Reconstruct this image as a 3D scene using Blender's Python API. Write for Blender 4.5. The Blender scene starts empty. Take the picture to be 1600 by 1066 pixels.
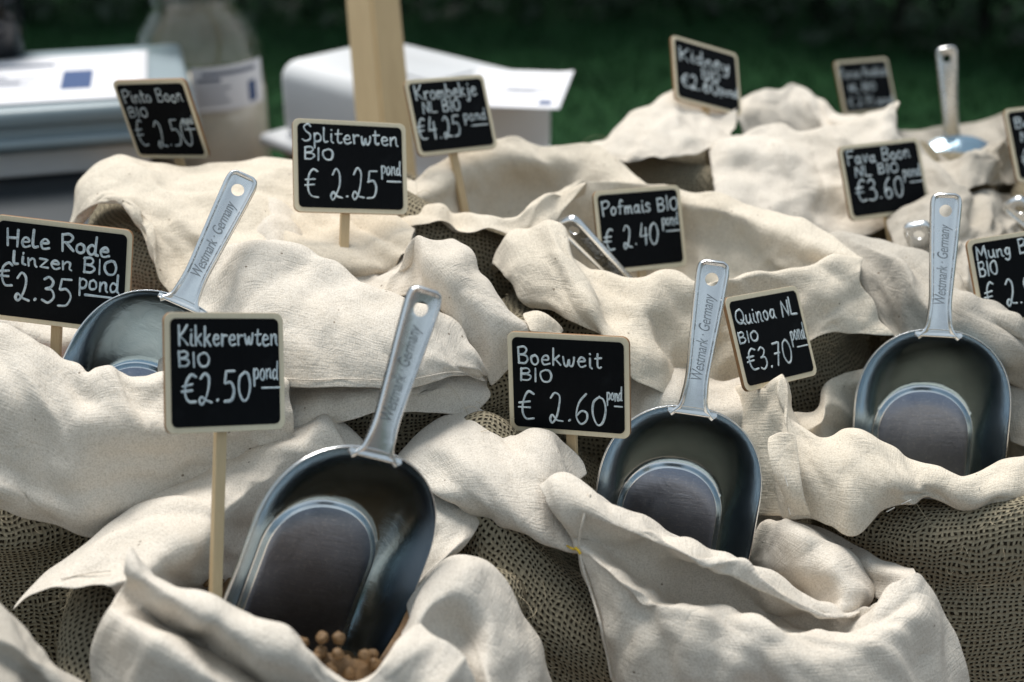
import bpy, bmesh, math, random
import numpy as np
from mathutils import Vector, Matrix
R_ = math.radians
SC = bpy.context.scene
COL = SC.collection

# ---------------------------------------------------------------- camera, world, sun, exposure
PITCH = R_(25.0)
FPX = 1600 * 50 / 36.0
CAMZ = 1.40
cam_d = bpy.data.cameras.new('camera'); cam = bpy.data.objects.new('camera', cam_d); COL.objects.link(cam)
cam_d.lens = 50; cam_d.sensor_width = 36; cam_d.clip_start = 0.05; cam_d.clip_end = 300
cam.location = (0, 0, CAMZ); cam.rotation_euler = (R_(90) - PITCH, 0, 0)
cam_d.dof.use_dof = True; cam_d.dof.focus_distance = 0.96; cam_d.dof.aperture_fstop = 4.5
SC.camera = cam
SUN_EL, SUN_AZ = R_(64), R_(-28)        # azimuth from +Y (behind the stall), towards -X
w = bpy.data.worlds.new('World'); SC.world = w; w.use_nodes = True
wn = w.node_tree.nodes; wl = w.node_tree.links
sky = wn.new('ShaderNodeTexSky'); sky.sky_type = 'NISHITA'; sky.sun_disc = False
sky.sun_elevation = SUN_EL; sky.sun_rotation = SUN_AZ; sky.air_density = 1.0; sky.dust_density = 2.0
bg = wn['Background']; bg.inputs['Strength'].default_value = 0.043
hs = wn.new('ShaderNodeHueSaturation'); hs.inputs['Saturation'].default_value = 0.62
wl.new(sky.outputs[0], hs.inputs['Color'])
tcw = wn.new('ShaderNodeTexCoord'); cn = wn.new('ShaderNodeTexNoise'); cn.inputs['Scale'].default_value = 2.2; cn.inputs['Detail'].default_value = 5; wl.new(tcw.outputs['Generated'], cn.inputs['Vector'])
crp = wn.new('ShaderNodeValToRGB'); crp.color_ramp.elements[0].position = 0.30; crp.color_ramp.elements[0].color = (.25, .25, .25, 1); crp.color_ramp.elements[1].position = 0.62; wl.new(cn.outputs['Fac'], crp.inputs[0])
cmx = wn.new('ShaderNodeMix'); cmx.data_type = 'RGBA'; cmx.inputs[7].default_value = (9.2, 11.0, 12.4, 1); wl.new(crp.outputs[0], cmx.inputs[0]); wl.new(hs.outputs[0], cmx.inputs[6]); wl.new(cmx.outputs[2], bg.inputs['Color'])
sun_d = bpy.data.lights.new('sun', 'SUN'); sun_d.energy = 3.1; sun_d.angle = R_(32); sun_d.color = (1.0, 0.96, 0.90)
sun = bpy.data.objects.new('sun', sun_d); COL.objects.link(sun)
sdir = Vector((math.sin(SUN_AZ) * math.cos(SUN_EL), math.cos(SUN_AZ) * math.cos(SUN_EL), math.sin(SUN_EL)))
sun.rotation_euler = sdir.to_track_quat('Z', 'Y').to_euler()
SC.view_settings.view_transform = 'Standard'; SC.view_settings.look = 'None'
SC.view_settings.exposure = 0.40; SC.view_settings.gamma = 1.0

# ---------------------------------------------------------------- helpers
FW = np.array([0, math.cos(PITCH), -math.sin(PITCH)]); UP = np.array([0, math.sin(PITCH), math.cos(PITCH)])
def P(px, py, d):
    """world point seen at (px,py) of the 1600x1066 photograph at camera depth d (metres)"""
    return np.array([0, 0, CAMZ]) + d * (FW + np.array([1, 0, 0]) * (px - 800) / FPX + UP * (533 - py) / FPX)

def tag(o, label=None, cat=None, group=None, kind=None):
    if label: o['label'] = label
    if cat: o['category'] = cat
    if group: o['group'] = group
    if kind: o['kind'] = kind
    return o
def empty(name, loc, label=None, cat=None, group=None):
    o = bpy.data.objects.new(name, None); o.empty_display_size = 0.03; COL.objects.link(o)
    o.location = loc; tag(o, label, cat, group); return o
def link_mesh(name, me, mat, parent=None, smooth=True):
    o = bpy.data.objects.new(name, me); COL.objects.link(o)
    if mat is not None: me.materials.append(mat)
    if smooth and len(me.polygons):
        me.polygons.foreach_set('use_smooth', [True] * len(me.polygons))
    if parent is not None:
        o.parent = parent
        bpy.context.view_layer.update()
        o.matrix_parent_inverse = parent.matrix_world.inverted()
    return o
def from_data(name, v, f, mat, parent=None, smooth=True, uv=None):
    me = bpy.data.meshes.new(name)
    me.from_pydata([tuple(p) for p in v], [], [tuple(q) for q in f]); me.update()
    if uv is not None:
        l = me.uv_layers.new(name='uv')
        idx = np.empty(len(me.loops), dtype=np.int32); me.loops.foreach_get('vertex_index', idx)
        l.data.foreach_set('uv', np.asarray(uv, dtype=np.float32)[idx].ravel())
    return link_mesh(name, me, mat, parent, smooth)
def bm_obj(name, bm, mat, parent=None, smooth=False):
    me = bpy.data.meshes.new(name); bmesh.ops.recalc_face_normals(bm, faces=bm.faces); bm.to_mesh(me); bm.free()
    return link_mesh(name, me, mat, parent, smooth)
def bevel(o, wd, seg=3, ang=40):
    m = o.modifiers.new('bevel', 'BEVEL'); m.width = wd; m.segments = seg; m.limit_method = 'ANGLE'; m.angle_limit = R_(ang)
    return o
def cr(P_, t):
    """Catmull-Rom along axis 0, P_ (n,...) sampled at parameters t in 0..n-1"""
    n = len(P_); i = np.clip(np.floor(t).astype(int), 0, n - 2); f = t - i
    Q = np.concatenate([[2 * P_[0] - P_[1]], P_, [2 * P_[-1] - P_[-2]]])
    a, b, c, d = Q[i], Q[i + 1], Q[i + 2], Q[i + 3]
    f = f.reshape((-1,) + (1,) * (P_.ndim - 1))
    return 0.5 * (2 * b + (c - a) * f + (2 * a - 5 * b + 4 * c - d) * f ** 2 + (3 * b - a - 3 * c + d) * f ** 3)
def smooth_noise(rng, m, n, cm, cn):
    g = rng.standard_normal((max(cm, 2), max(cn, 2)))
    g = cr(g, np.linspace(0, g.shape[0] - 1, m))
    return cr(g.T, np.linspace(0, g.shape[1] - 1, n)).T
def grid_faces(m, n, off=0, cyc=False):
    f = []
    for i in range(m - 1):
        for j in range(n if cyc else n - 1):
            k = (j + 1) % n
            f.append((off + i * n + j, off + i * n + k, off + (i + 1) * n + k, off + (i + 1) * n + j))
    return f
def normals_of(X):
    du = np.gradient(X, axis=1); dv = np.gradient(X, axis=0)
    N = np.cross(du, dv); return N / (np.linalg.norm(N, axis=-1, keepdims=True) + 1e-12)

# ---------------------------------------------------------------- materials
def mat(name):
    m = bpy.data.materials.new(name); m.use_nodes = True
    nt = m.node_tree; return m, nt, nt.nodes['Principled BSDF']
def nd(nt, t, **kw):
    n = nt.nodes.new(t)
    for k, v in kw.items(): setattr(n, k, v)
    return n
def mth(nt, op, a, b=None, c=None):
    n = nt.nodes.new('ShaderNodeMath'); n.operation = op
    for i, x in enumerate((a, b, c)):
        if x is None: continue
        if isinstance(x, (int, float)): n.inputs[i].default_value = x
        else: nt.links.new(x, n.inputs[i])
    return n.outputs[0]
def ramp(nt, fac, stops):
    r = nt.nodes.new('ShaderNodeValToRGB'); e = r.color_ramp.elements
    while len(e) < len(stops): e.new(0.5)
    for k, (p, c) in enumerate(stops):
        e[k].position = p; e[k].color = (*c, 1) if len(c) == 3 else c
    nt.links.new(fac, r.inputs[0]); return r.outputs[0]
def noise(nt, vec, scale, detail=3, rough=0.55, dist=0.0):
    n = nt.nodes.new('ShaderNodeTexNoise'); n.inputs['Scale'].default_value = scale; n.inputs['Detail'].default_value = detail
    n.inputs['Roughness'].default_value = rough; n.inputs['Distortion'].default_value = dist
    if vec is not None: nt.links.new(vec, n.inputs['Vector'])
    return n.outputs['Fac']
def mix(nt, fac, a, b, mode='MIX'):
    n = nt.nodes.new('ShaderNodeMix'); n.data_type = 'RGBA'; n.blend_type = mode
    for s, x in ((n.inputs[0], fac), (n.inputs[6], a), (n.inputs[7], b)):
        if isinstance(x, (int, float)): s.default_value = x
        elif isinstance(x, tuple): s.default_value = (*x, 1)
        else: nt.links.new(x, s)
    return n.outputs[2]
def bump(nt, h, strength, dist, prev=None):
    b = nt.nodes.new('ShaderNodeBump'); b.inputs['Strength'].default_value = strength; b.inputs['Distance'].default_value = dist
    nt.links.new(h, b.inputs['Height'])
    if prev is not None: nt.links.new(prev, b.inputs['Normal'])
    return b.outputs[0]

def cotton(name, base):
    m, nt, b = mat(name); L = nt.links
    uvn = nd(nt, 'ShaderNodeUVMap'); uvn.uv_map = 'uv'; uv = uvn.outputs[0]
    ob = nd(nt, 'ShaderNodeTexCoord').outputs['Object']
    big = noise(nt, ob, 14, 3); c = mix(nt, big, tuple(x * 0.90 for x in base), tuple(min(1, x * 1.05) for x in base))
    stn = noise(nt, ob, 4.5, 5, 0.65, 0.8); c = mix(nt, ramp(nt, stn, [(0.48, (0, 0, 0)), (0.70, (.5, .5, .5))]), c, tuple(x * k_ for x, k_ in zip(base, (0.80, 0.76, 0.70))))
    slub = nd(nt, 'ShaderNodeMapping'); slub.inputs['Scale'].default_value = (60, 900, 1); L.new(uv, slub.inputs[0])
    s1 = noise(nt, slub.outputs[0], 1, 2)
    slub2 = nd(nt, 'ShaderNodeMapping'); slub2.inputs['Scale'].default_value = (900, 60, 1); L.new(uv, slub2.inputs[0])
    s2 = noise(nt, slub2.outputs[0], 1, 2)
    sl = mth(nt, 'ADD', s1, s2)
    c = mix(nt, ramp(nt, sl, [(0.40, (1, 1, 1)), (0.62, (0, 0, 0))]), c, tuple(x * 0.86 for x in base))
    sp_ = noise(nt, ob, 1100, 2, 0.7)
    c = mix(nt, ramp(nt, sp_, [(0.36, (1, 1, 1)), (0.56, (0, 0, 0))]), c, mix(nt, 1.0, c, (0.74, 0.72, 0.69), 'MULTIPLY'))
    vor = nd(nt, 'ShaderNodeTexVoronoi'); vor.inputs['Scale'].default_value = 95; L.new(ob, vor.inputs['Vector'])
    rnd = nd(nt, 'ShaderNodeSeparateColor'); L.new(vor.outputs['Color'], rnd.inputs[0])
    fleck = mth(nt, 'MULTIPLY', mth(nt, 'LESS_THAN', vor.outputs['Distance'], 0.085), mth(nt, 'GREATER_THAN', rnd.outputs[0], 0.72))
    c = mix(nt, mth(nt, 'MULTIPLY', fleck, 0.75), c, (0.12, 0.075, 0.04))
    L.new(c, b.inputs['Base Color']); b.inputs['Roughness'].default_value = 0.92
    b.inputs['Sheen Weight'].default_value = 0.08; b.inputs['Specular IOR Level'].default_value = 0.12
    dn = nd(nt, 'ShaderNodeTexNoise'); dn.inputs['Scale'].default_value = 16; dn.inputs['Detail'].default_value = 3; L.new(ob, dn.inputs['Vector'])
    dm = nd(nt, 'ShaderNodeMix', data_type='RGBA'); dm.blend_type = 'LINEAR_LIGHT'; dm.inputs[0].default_value = 0.045; L.new(ob, dm.inputs[6]); L.new(dn.outputs['Color'], dm.inputs[7])
    cre = None
    for sc_, wt in ((27, 1.0),):
        ve = nd(nt, 'ShaderNodeTexVoronoi'); ve.feature = 'DISTANCE_TO_EDGE'; ve.inputs['Scale'].default_value = sc_; L.new(dm.outputs[2], ve.inputs['Vector'])
        hh_ = mth(nt, 'MULTIPLY', mth(nt, 'POWER', mth(nt, 'MINIMUM', ve.outputs['Distance'], 0.3), 0.6), wt); cre = hh_ if cre is None else mth(nt, 'ADD', cre, hh_)
    msk = ramp(nt, noise(nt, ob, 9, 3), [(0.38, (.12, .12, .12)), (0.62, (1, 1, 1))])
    cre = mth(nt, 'MULTIPLY', cre, msk)
    cr1 = noise(nt, ob, 55, 4, 0.6, 0.6); cr2 = noise(nt, ob, 150, 3, 0.6, 0.4)
    n0 = bump(nt, cre, 0.24, 0.006); n1 = bump(nt, cr1, 0.36, 0.004, n0); n2 = bump(nt, cr2, 0.25, 0.0012, n1); n3 = bump(nt, sl, 0.8, 0.0006, n2)
    L.new(n3, b.inputs['Normal'])
    return m
COTTON = cotton('unbleached_cotton', (0.77, 0.705, 0.62))
COTTON_WARM = cotton('cream_cotton', (0.77, 0.69, 0.575))
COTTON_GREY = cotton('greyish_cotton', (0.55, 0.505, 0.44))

def burlap_mat():
    m, nt, b = mat('burlap'); L = nt.links
    uvn = nd(nt, 'ShaderNodeUVMap'); uvn.uv_map = 'uv'
    wob = nd(nt, 'ShaderNodeTexNoise'); wob.inputs['Scale'].default_value = 60; wob.inputs['Detail'].default_value = 2; L.new(uvn.outputs[0], wob.inputs['Vector'])
    sub = nd(nt, 'ShaderNodeVectorMath', operation='SUBTRACT'); L.new(wob.outputs['Color'], sub.inputs[0]); sub.inputs[1].default_value = (.5, .5, .5)
    scl = nd(nt, 'ShaderNodeVectorMath', operation='SCALE'); L.new(sub.outputs[0], scl.inputs[0]); scl.inputs['Scale'].default_value = 0.009
    add = nd(nt, 'ShaderNodeVectorMath', operation='ADD'); L.new(uvn.outputs[0], add.inputs[0]); L.new(scl.outputs[0], add.inputs[1])
    sp = nd(nt, 'ShaderNodeSeparateXYZ'); L.new(add.outputs[0], sp.inputs[0])
    pit = 0.0034
    def thread(x, other):
        ph = mth(nt, 'MULTIPLY', x, math.pi / pit)
        lobe = mth(nt, 'ABSOLUTE', mth(nt, 'SINE', ph))                        # 1 at thread centre
        idx = mth(nt, 'FLOOR', mth(nt, 'DIVIDE', x, pit))
        o = mth(nt, 'MULTIPLY', mth(nt, 'ADD', mth(nt, 'DIVIDE', other, pit), idx), math.pi)
        over = mth(nt, 'SINE', o)
        mask = ramp(nt, lobe, [(0.58, (0, 0, 0)), (0.76, (1, 1, 1))])
        return mask, mth(nt, 'MULTIPLY', mask, mth(nt, 'MULTIPLY_ADD', over, 0.22, mth(nt, 'MULTIPLY_ADD', lobe, 0.45, 0.2)))
    m1, h1 = thread(sp.outputs[0], sp.outputs[1])
    m2, h2 = thread(sp.outputs[1], mth(nt, 'ADD', sp.outputs[0], pit))
    h = mth(nt, 'MAXIMUM', h1, h2); mm = mth(nt, 'MAXIMUM', m1, m2)
    fib = noise(nt, uvn.outputs[0], 700, 3); big = noise(nt, uvn.outputs[0], 22, 3)
    thr = mix(nt, fib, (0.17, 0.15, 0.10), (0.39, 0.345, 0.25)); thr = mix(nt, big, thr, mix(nt, 0.5, thr, (0.46, 0.38, 0.27)))
    c = mix(nt, mm, (0.022, 0.017, 0.011), thr)
    c = mix(nt, mth(nt, 'MULTIPLY', ramp(nt, noise(nt, uvn.outputs[0], 420, 4, 0.7, 2.0), [(0.56, (0, 0, 0)), (0.66, (1, 1, 1))]), 0.45), c, (0.40, 0.33, 0.22))
    L.new(c, b.inputs['Base Color']); b.inputs['Roughness'].default_value = 0.95; b.inputs['Specular IOR Level'].default_value = 0.1
    L.new(bump(nt, fib, 0.4, 0.0006, bump(nt, h, 0.9, 0.0022)), b.inputs['Normal'])
    return m
BURLAP = burlap_mat()
YARN = None

def wood(name, a, bcol, axis=(6, 6, 120), rough=0.6):
    m, nt, b = mat(name); L = nt.links
    ob = nd(nt, 'ShaderNodeTexCoord').outputs['Object']
    mp = nd(nt, 'ShaderNodeMapping'); mp.inputs['Scale'].default_value = axis; L.new(ob, mp.inputs[0])
    g = noise(nt, mp.outputs[0], 5, 4, 0.6, 0.5)
    L.new(mix(nt, g, a, bcol), b.inputs['Base Color']); b.inputs['Roughness'].default_value = rough
    L.new(bump(nt, g, 0.15, 0.0006), b.inputs['Normal'])
    return m
PLY = wood('pale_plywood', (0.66, 0.56, 0.385), (0.80, 0.71, 0.53), (120, 30, 12))
PLY_EDGE = wood('scorched_wood_edge', (0.20, 0.095, 0.035), (0.34, 0.18, 0.075), (60, 60, 60))
STICK = wood('stick_wood', (0.46, 0.33, 0.18), (0.62, 0.47, 0.28), (300, 300, 14))
POST = wood('post_wood', (0.33, 0.235, 0.12), (0.48, 0.36, 0.20), (40, 40, 4))
PLANK = wood('table_wood', (0.20, 0.13, 0.08), (0.33, 0.22, 0.14), (4, 50, 50))

def plain(name, col, rough=0.5, metal=0.0, spec=0.5, nz=0.0, nscale=40):
    m, nt, b = mat(name)
    if nz:
        ob = nd(nt, 'ShaderNodeTexCoord').outputs['Object']; n = noise(nt, ob, nscale, 4)
        nt.links.new(mix(nt, n, tuple(x * (1 - nz) for x in col), tuple(min(1, x * (1 + nz)) for x in col)), b.inputs['Base Color'])
        nt.links.new(bump(nt, n, 0.1, 0.002), b.inputs['Normal'])
    else: b.inputs['Base Color'].default_value = (*col, 1)
    b.inputs['Roughness'].default_value = rough; b.inputs['Metallic'].default_value = metal; b.inputs['Specular IOR Level'].default_value = spec
    return m
def slate_mat():
    m, nt, b = mat('chalkboard_black'); ob = nd(nt, 'ShaderNodeTexCoord').outputs['Object']
    mp = nd(nt, 'ShaderNodeMapping'); mp.inputs['Scale'].default_value = (40, 40, 9); nt.links.new(ob, mp.inputs[0])
    g = noise(nt, mp.outputs[0], 14, 5, 0.65)
    sm = noise(nt, ob, 60, 3)
    c = mix(nt, g, (0.0012, 0.0016, 0.0022), (0.0042, 0.0052, 0.0068))
    c = mix(nt, ramp(nt, sm, [(0.58, (0, 0, 0)), (0.85, (0.10, 0.10, 0.10))]), c, (0.05, 0.06, 0.065))
    nt.links.new(c, b.inputs['Base Color']); b.inputs['Roughness'].default_value = 0.7; b.inputs['Specular IOR Level'].default_value = 0.10
    nt.links.new(bump(nt, g, 0.15, 0.0003), b.inputs['Normal']); return m
SLATE = slate_mat()
def chalk_mat():
    m, nt, b = mat('chalk_marker_white'); ob = nd(nt, 'ShaderNodeTexCoord').outputs['Object']
    g = noise(nt, ob, 900, 4, 0.7); g2 = noise(nt, ob, 160, 3)
    f = ramp(nt, mth(nt, 'ADD', mth(nt, 'MULTIPLY', g, 0.6), mth(nt, 'MULTIPLY', g2, 0.4)), [(0.36, (0, 0, 0)), (0.55, (1, 1, 1))])
    nt.links.new(mix(nt, f, (0.26, 0.33, 0.37), (0.66, 0.72, 0.74)), b.inputs['Base Color']); b.inputs['Roughness'].default_value = 0.85
    return m
CHALK = chalk_mat()
def alu_mat(name, rough, scr, c0=(0.70, 0.72, 0.73), c1=(0.84, 0.85, 0.86)):
    m, nt, b = mat(name); ob = nd(nt, 'ShaderNodeTexCoord').outputs['Object']; L = nt.links
    mp = nd(nt, 'ShaderNodeMapping'); mp.inputs['Scale'].default_value = (40, 900, 900); mp.inputs['Rotation'].default_value = (0, 0.2, 0.35); L.new(ob, mp.inputs[0])
    g = noise(nt, mp.outputs[0], 1.2, 4, 0.6); sm = noise(nt, ob, 45, 4, 0.6, 1.0)
    b.inputs['Metallic'].default_value = 1.0
    L.new(mix(nt, sm, c0, c1), b.inputs['Base Color'])
    L.new(mth(nt, 'ADD', mth(nt, 'MULTIPLY', sm, 0.16), rough - 0.06), b.inputs['Roughness'])
    L.new(bump(nt, g, scr, 0.0003, bump(nt, sm, 0.12, 0.002)), b.inputs['Normal'])
    return m
ALU = alu_mat('aluminium_dark_reflection', 0.13, 0.16, (0.30, 0.42, 0.51), (0.45, 0.57, 0.66))  # bowl wall: dark teal reflections put into the metal colour
ALU_H = alu_mat('cast_aluminium', 0.24, 0.05, (0.84, 0.85, 0.86), (0.94, 0.94, 0.94))
ALU_R = alu_mat('aluminium_sky_glint', 0.22, 0.03, (0.84, 0.85, 0.86), (0.94, 0.94, 0.94))  # floor ring and rim: lighter copy, sky glint put into the colour
ALU_F = alu_mat('scratched_dark_reflection', 0.30, 0.30, (0.20, 0.23, 0.30), (0.34, 0.37, 0.45))  # bowl floor: scratched metal with its dark reflection mixed into the colour
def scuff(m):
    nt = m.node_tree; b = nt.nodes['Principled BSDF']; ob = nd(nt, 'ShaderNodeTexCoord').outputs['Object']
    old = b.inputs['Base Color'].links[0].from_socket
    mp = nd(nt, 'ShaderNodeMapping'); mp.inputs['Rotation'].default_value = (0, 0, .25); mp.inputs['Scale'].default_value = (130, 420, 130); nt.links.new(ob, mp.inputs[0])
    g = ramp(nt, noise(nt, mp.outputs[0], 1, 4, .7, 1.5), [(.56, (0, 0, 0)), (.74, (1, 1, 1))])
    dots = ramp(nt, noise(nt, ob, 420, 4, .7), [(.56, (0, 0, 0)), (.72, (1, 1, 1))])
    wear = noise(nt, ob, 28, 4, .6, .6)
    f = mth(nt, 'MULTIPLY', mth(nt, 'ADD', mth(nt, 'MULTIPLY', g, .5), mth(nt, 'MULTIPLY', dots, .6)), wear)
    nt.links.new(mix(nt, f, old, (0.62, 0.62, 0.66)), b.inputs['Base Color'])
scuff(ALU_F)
WHITE_PL = plain('white_plastic', (0.78, 0.78, 0.79), 0.35, nz=0.03)
SHADED_PL = plain('shaded_white_plastic', (0.27, 0.33, 0.36), 0.4, nz=0.05)  # left tub's white plastic, with its shade mixed into the colour
PAPER = plain('paper', (0.80, 0.79, 0.82), 0.8, nz=0.02)
INK = plain('grey_print', (0.10, 0.12, 0.18), 0.8)
INK_B = plain('blue_print', (0.04, 0.08, 0.20), 0.8)
BLACK = plain('black_glaze', (0.006, 0.007, 0.009), 0.12)
DARKCLOTH = plain('dark_tabletop', (0.018, 0.026, 0.034), 0.55, nz=0.3, nscale=12)

# ---------------------------------------------------------------- cloth
def relax(X, rng, su, sv, iters, bend, anch, amp):
    m, n, _ = X.shape
    X0 = X.copy(); N = normals_of(X)
    fu = 1 + su * (0.55 + 0.45 * np.clip(smooth_noise(rng, m, n, max(3, m // 12), max(3, n // 12)), -1, 1.6))
    fv = 1 + sv * (0.55 + 0.45 * np.clip(smooth_noise(rng, m, n, max(3, m // 12), max(3, n // 12)), -1, 1.6))
    Lu = np.linalg.norm(X[:, 1:] - X[:, :-1], axis=-1) * fu[:, 1:]
    Lv = np.linalg.norm(X[1:] - X[:-1], axis=-1) * fv[1:]
    Ld = np.linalg.norm(X[1:, 1:] - X[:-1, :-1], axis=-1) * (0.5 * (fu + fv))[1:, 1:]
    Le = np.linalg.norm(X[1:, :-1] - X[:-1, 1:], axis=-1) * (0.5 * (fu + fv))[1:, 1:]
    nz = smooth_noise(rng, m, n, max(4, m // 4), max(4, n // 4)) + 0.6 * smooth_noise(rng, m, n, max(4, m // 9), max(4, n // 9))
    X = X + N * (amp * nz)[..., None]
    def proj(A, B, L, k):
        D = B - A; l = np.linalg.norm(D, axis=-1) + 1e-9
        return D * (0.5 * k * (l - L) / l)[..., None]
    for it in range(iters):
        for s in (0, 1):
            c = proj(X[:, s:-1:2], X[:, s + 1::2], Lu[:, s::2], 0.9); X[:, s:-1:2] += c; X[:, s + 1::2] -= c
            c = proj(X[s:-1:2], X[s + 1::2], Lv[s::2], 0.9); X[s:-1:2] += c; X[s + 1::2] -= c
            c = proj(X[s:-1:2, :-1], X[s + 1::2, 1:], Ld[s::2], 0.35); X[s:-1:2, :-1] += c; X[s + 1::2, 1:] -= c
            c = proj(X[s:-1:2, 1:], X[s + 1::2, :-1], Le[s::2], 0.35); X[s:-1:2, 1:] += c; X[s + 1::2, :-1] -= c
        U = X - X0
        Lp = np.zeros_like(U)
        Lp[1:-1] += U[2:] + U[:-2] - 2 * U[1:-1]; Lp[:, 1:-1] += U[:, 2:] + U[:, :-2] - 2 * U[:, 1:-1]
        X = X + bend * Lp - anch * U
    return X
def parse(txt):
    return np.array([[[float(a) for a in p.split(',')] for p in row.split()] for row in txt.strip().split('\n')])
def tube(name, W, rad, material, parent, n=6):
    T = np.gradient(W, axis=0); T /= np.linalg.norm(T, axis=1, keepdims=True) + 1e-12
    A = np.cross(T, np.array([0.31, 0.2, 0.93])); A /= np.linalg.norm(A, axis=1, keepdims=True) + 1e-12; B = np.cross(T, A)
    th = np.linspace(0, 2 * math.pi, n, endpoint=False)
    V = W[:, None] + rad * (A[:, None] * np.cos(th)[None, :, None] + B[:, None] * np.sin(th)[None, :, None])
    f = grid_faces(len(W), n, 0, True) + [tuple(range(n))[::-1], tuple(range((len(W) - 1) * n, len(W) * n))]
    return from_data(name, V.reshape(-1, 3), f, material, parent, True, V.reshape(-1, 3)[:, :2])
SUX, SVX = 1.6, 1.5
def folds(X, rng, dens, amp):
    """lay pleats, sharp creases and crumples over a patch, mostly running down its slope"""
    m, n, _ = X.shape
    u = np.concatenate([np.zeros((m, 1)), np.cumsum(np.linalg.norm(np.diff(X, axis=1), axis=-1), 1)], 1)
    v = np.concatenate([np.zeros((1, n)), np.cumsum(np.linalg.norm(np.diff(X, axis=0), axis=-1), 0)], 0)
    area = u.max() * v.max(); h = np.zeros((m, n)); a0 = rng.normal(math.pi / 2, .35)
    for k in range(int(max(4, dens * area / 0.0011))):
        big = rng.random() < .32
        cu, cv = rng.uniform(0, u.max()), rng.uniform(0, v.max())
        a = rng.normal(a0, .45) if rng.random() < .7 else rng.uniform(0, math.pi)
        du, dv = u - cu, v - cv
        al = du * math.cos(a) + dv * math.sin(a); ac = -du * math.sin(a) + dv * math.cos(a)
        ac = ac + rng.normal(0, 3.5) * al ** 2
        w_ = rng.uniform(.005, .012) if big else rng.uniform(.0025, .006); L = rng.uniform(.03, .15) if big else rng.uniform(.012, .045)
        w2 = np.where(ac > 0, w_, w_ * rng.uniform(1.2, 3.0)); x = np.abs(ac) / w2
        prof = .55 * np.exp(-x * 1.2) + .45 * np.exp(-x ** 2)
        h += rng.choice([-1, 1], p=[.42, .58]) * rng.uniform(.3, 1) * w_ * (.40 if big else .26) * prof * np.exp(-(al / L) ** 4)
    fine = smooth_noise(rng, m, n, max(4, m // 3), max(4, n // 3)) * .0004 + smooth_noise(rng, m, n, max(4, m // 7), max(4, n // 7)) * .0009
    return X + normals_of(X) * (amp * h + fine)[..., None]
class Cloth:
    def __init__(self): self.v = []; self.f = []; self.uv = []; self.n = 0; self.k = 0
    def add(self, txt, su=0.045, sv=0.02, step=0.0034, seed=1, iters=120, bend=0.05, anch=0.006, amp=0.0010, dd=0.0, fold=1.25, fd=1.3):
        C = parse(txt)
        W = np.array([[P(a, b, (d + dd) / 100) for a, b, d in r] for r in C])
        lu = np.linalg.norm(np.diff(W, axis=1), axis=-1).mean(0); lv = np.linalg.norm(np.diff(W, axis=0), axis=-1).mean(1)
        n = int(np.clip(lu.sum() / step, 8, 150)); m = int(np.clip(lv.sum() / step, 6, 150))
        def params(l, k):
            c = np.concatenate([[0], np.cumsum(np.maximum(l, 1e-4))]); return np.interp(np.linspace(0, c[-1], k), c, np.arange(len(c)))
        tv = params(lv, m); tu = params(lu, n)
        X = cr(W, tv); X = cr(X.transpose(1, 0, 2), tu).transpose(1, 0, 2)
        rng = np.random.default_rng(seed)
        X = folds(X, rng, fd, fold)
        X = relax(X, rng, su * SUX, sv * SVX, iters, bend, anch, amp)
        X = folds(X, rng, fd * .8, fold * .55)
        u = np.cumsum(np.concatenate([np.zeros((m, 1)), np.linalg.norm(np.diff(X, axis=1), axis=-1).mean(0, keepdims=True).repeat(m, 0)], 1), 1)
        v = np.cumsum(np.concatenate([np.zeros((1, n)), np.linalg.norm(np.diff(X, axis=0), axis=-1).mean(1, keepdims=True).repeat(n, 1)], 0), 0)
        self.f += grid_faces(m, n, self.n); self.v.append(X.reshape(-1, 3)); self.uv.append(np.stack([u + self.k * 0.7, v], -1).reshape(-1, 2))
        self.n += m * n; self.k += 1
        return self
    def snap(self, px, py):
        """visible surface point of this cloth under a photograph pixel"""
        V = np.concatenate(self.v); q = V - np.array([0, 0, CAMZ]); d = q @ FW
        x = 800 + FPX * q[:, 0] / d; y = 533 - FPX * (q @ UP) / d
        r = np.hypot(x - px, y - py); k = np.where(r < max(7.0, r.min() + 1))[0]; k = k[np.argmin(d[k])]
        return P(px, py, d[k] - .0012)
    def thread(self, name, pts, rad, material, parent, free=False):
        W = np.array([self.snap(a[0], a[1]) if len(a) == 2 else P(a[0], a[1], a[2]) for a in pts]); W = cr(W, np.linspace(0, len(W) - 1, 10 * len(W)))
        return tube(name, W, rad, material, parent)
    def build(self, name, material, parent, thick=0.0007):
        o = from_data(name, np.concatenate(self.v), self.f, material, parent, True, np.concatenate(self.uv))
        s = o.modifiers.new('solid', 'SOLIDIFY'); s.thickness = thick; s.offset = 0
        s = o.modifiers.new('sub', 'SUBSURF'); s.levels = 1; s.render_levels = 1
        return o

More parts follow.
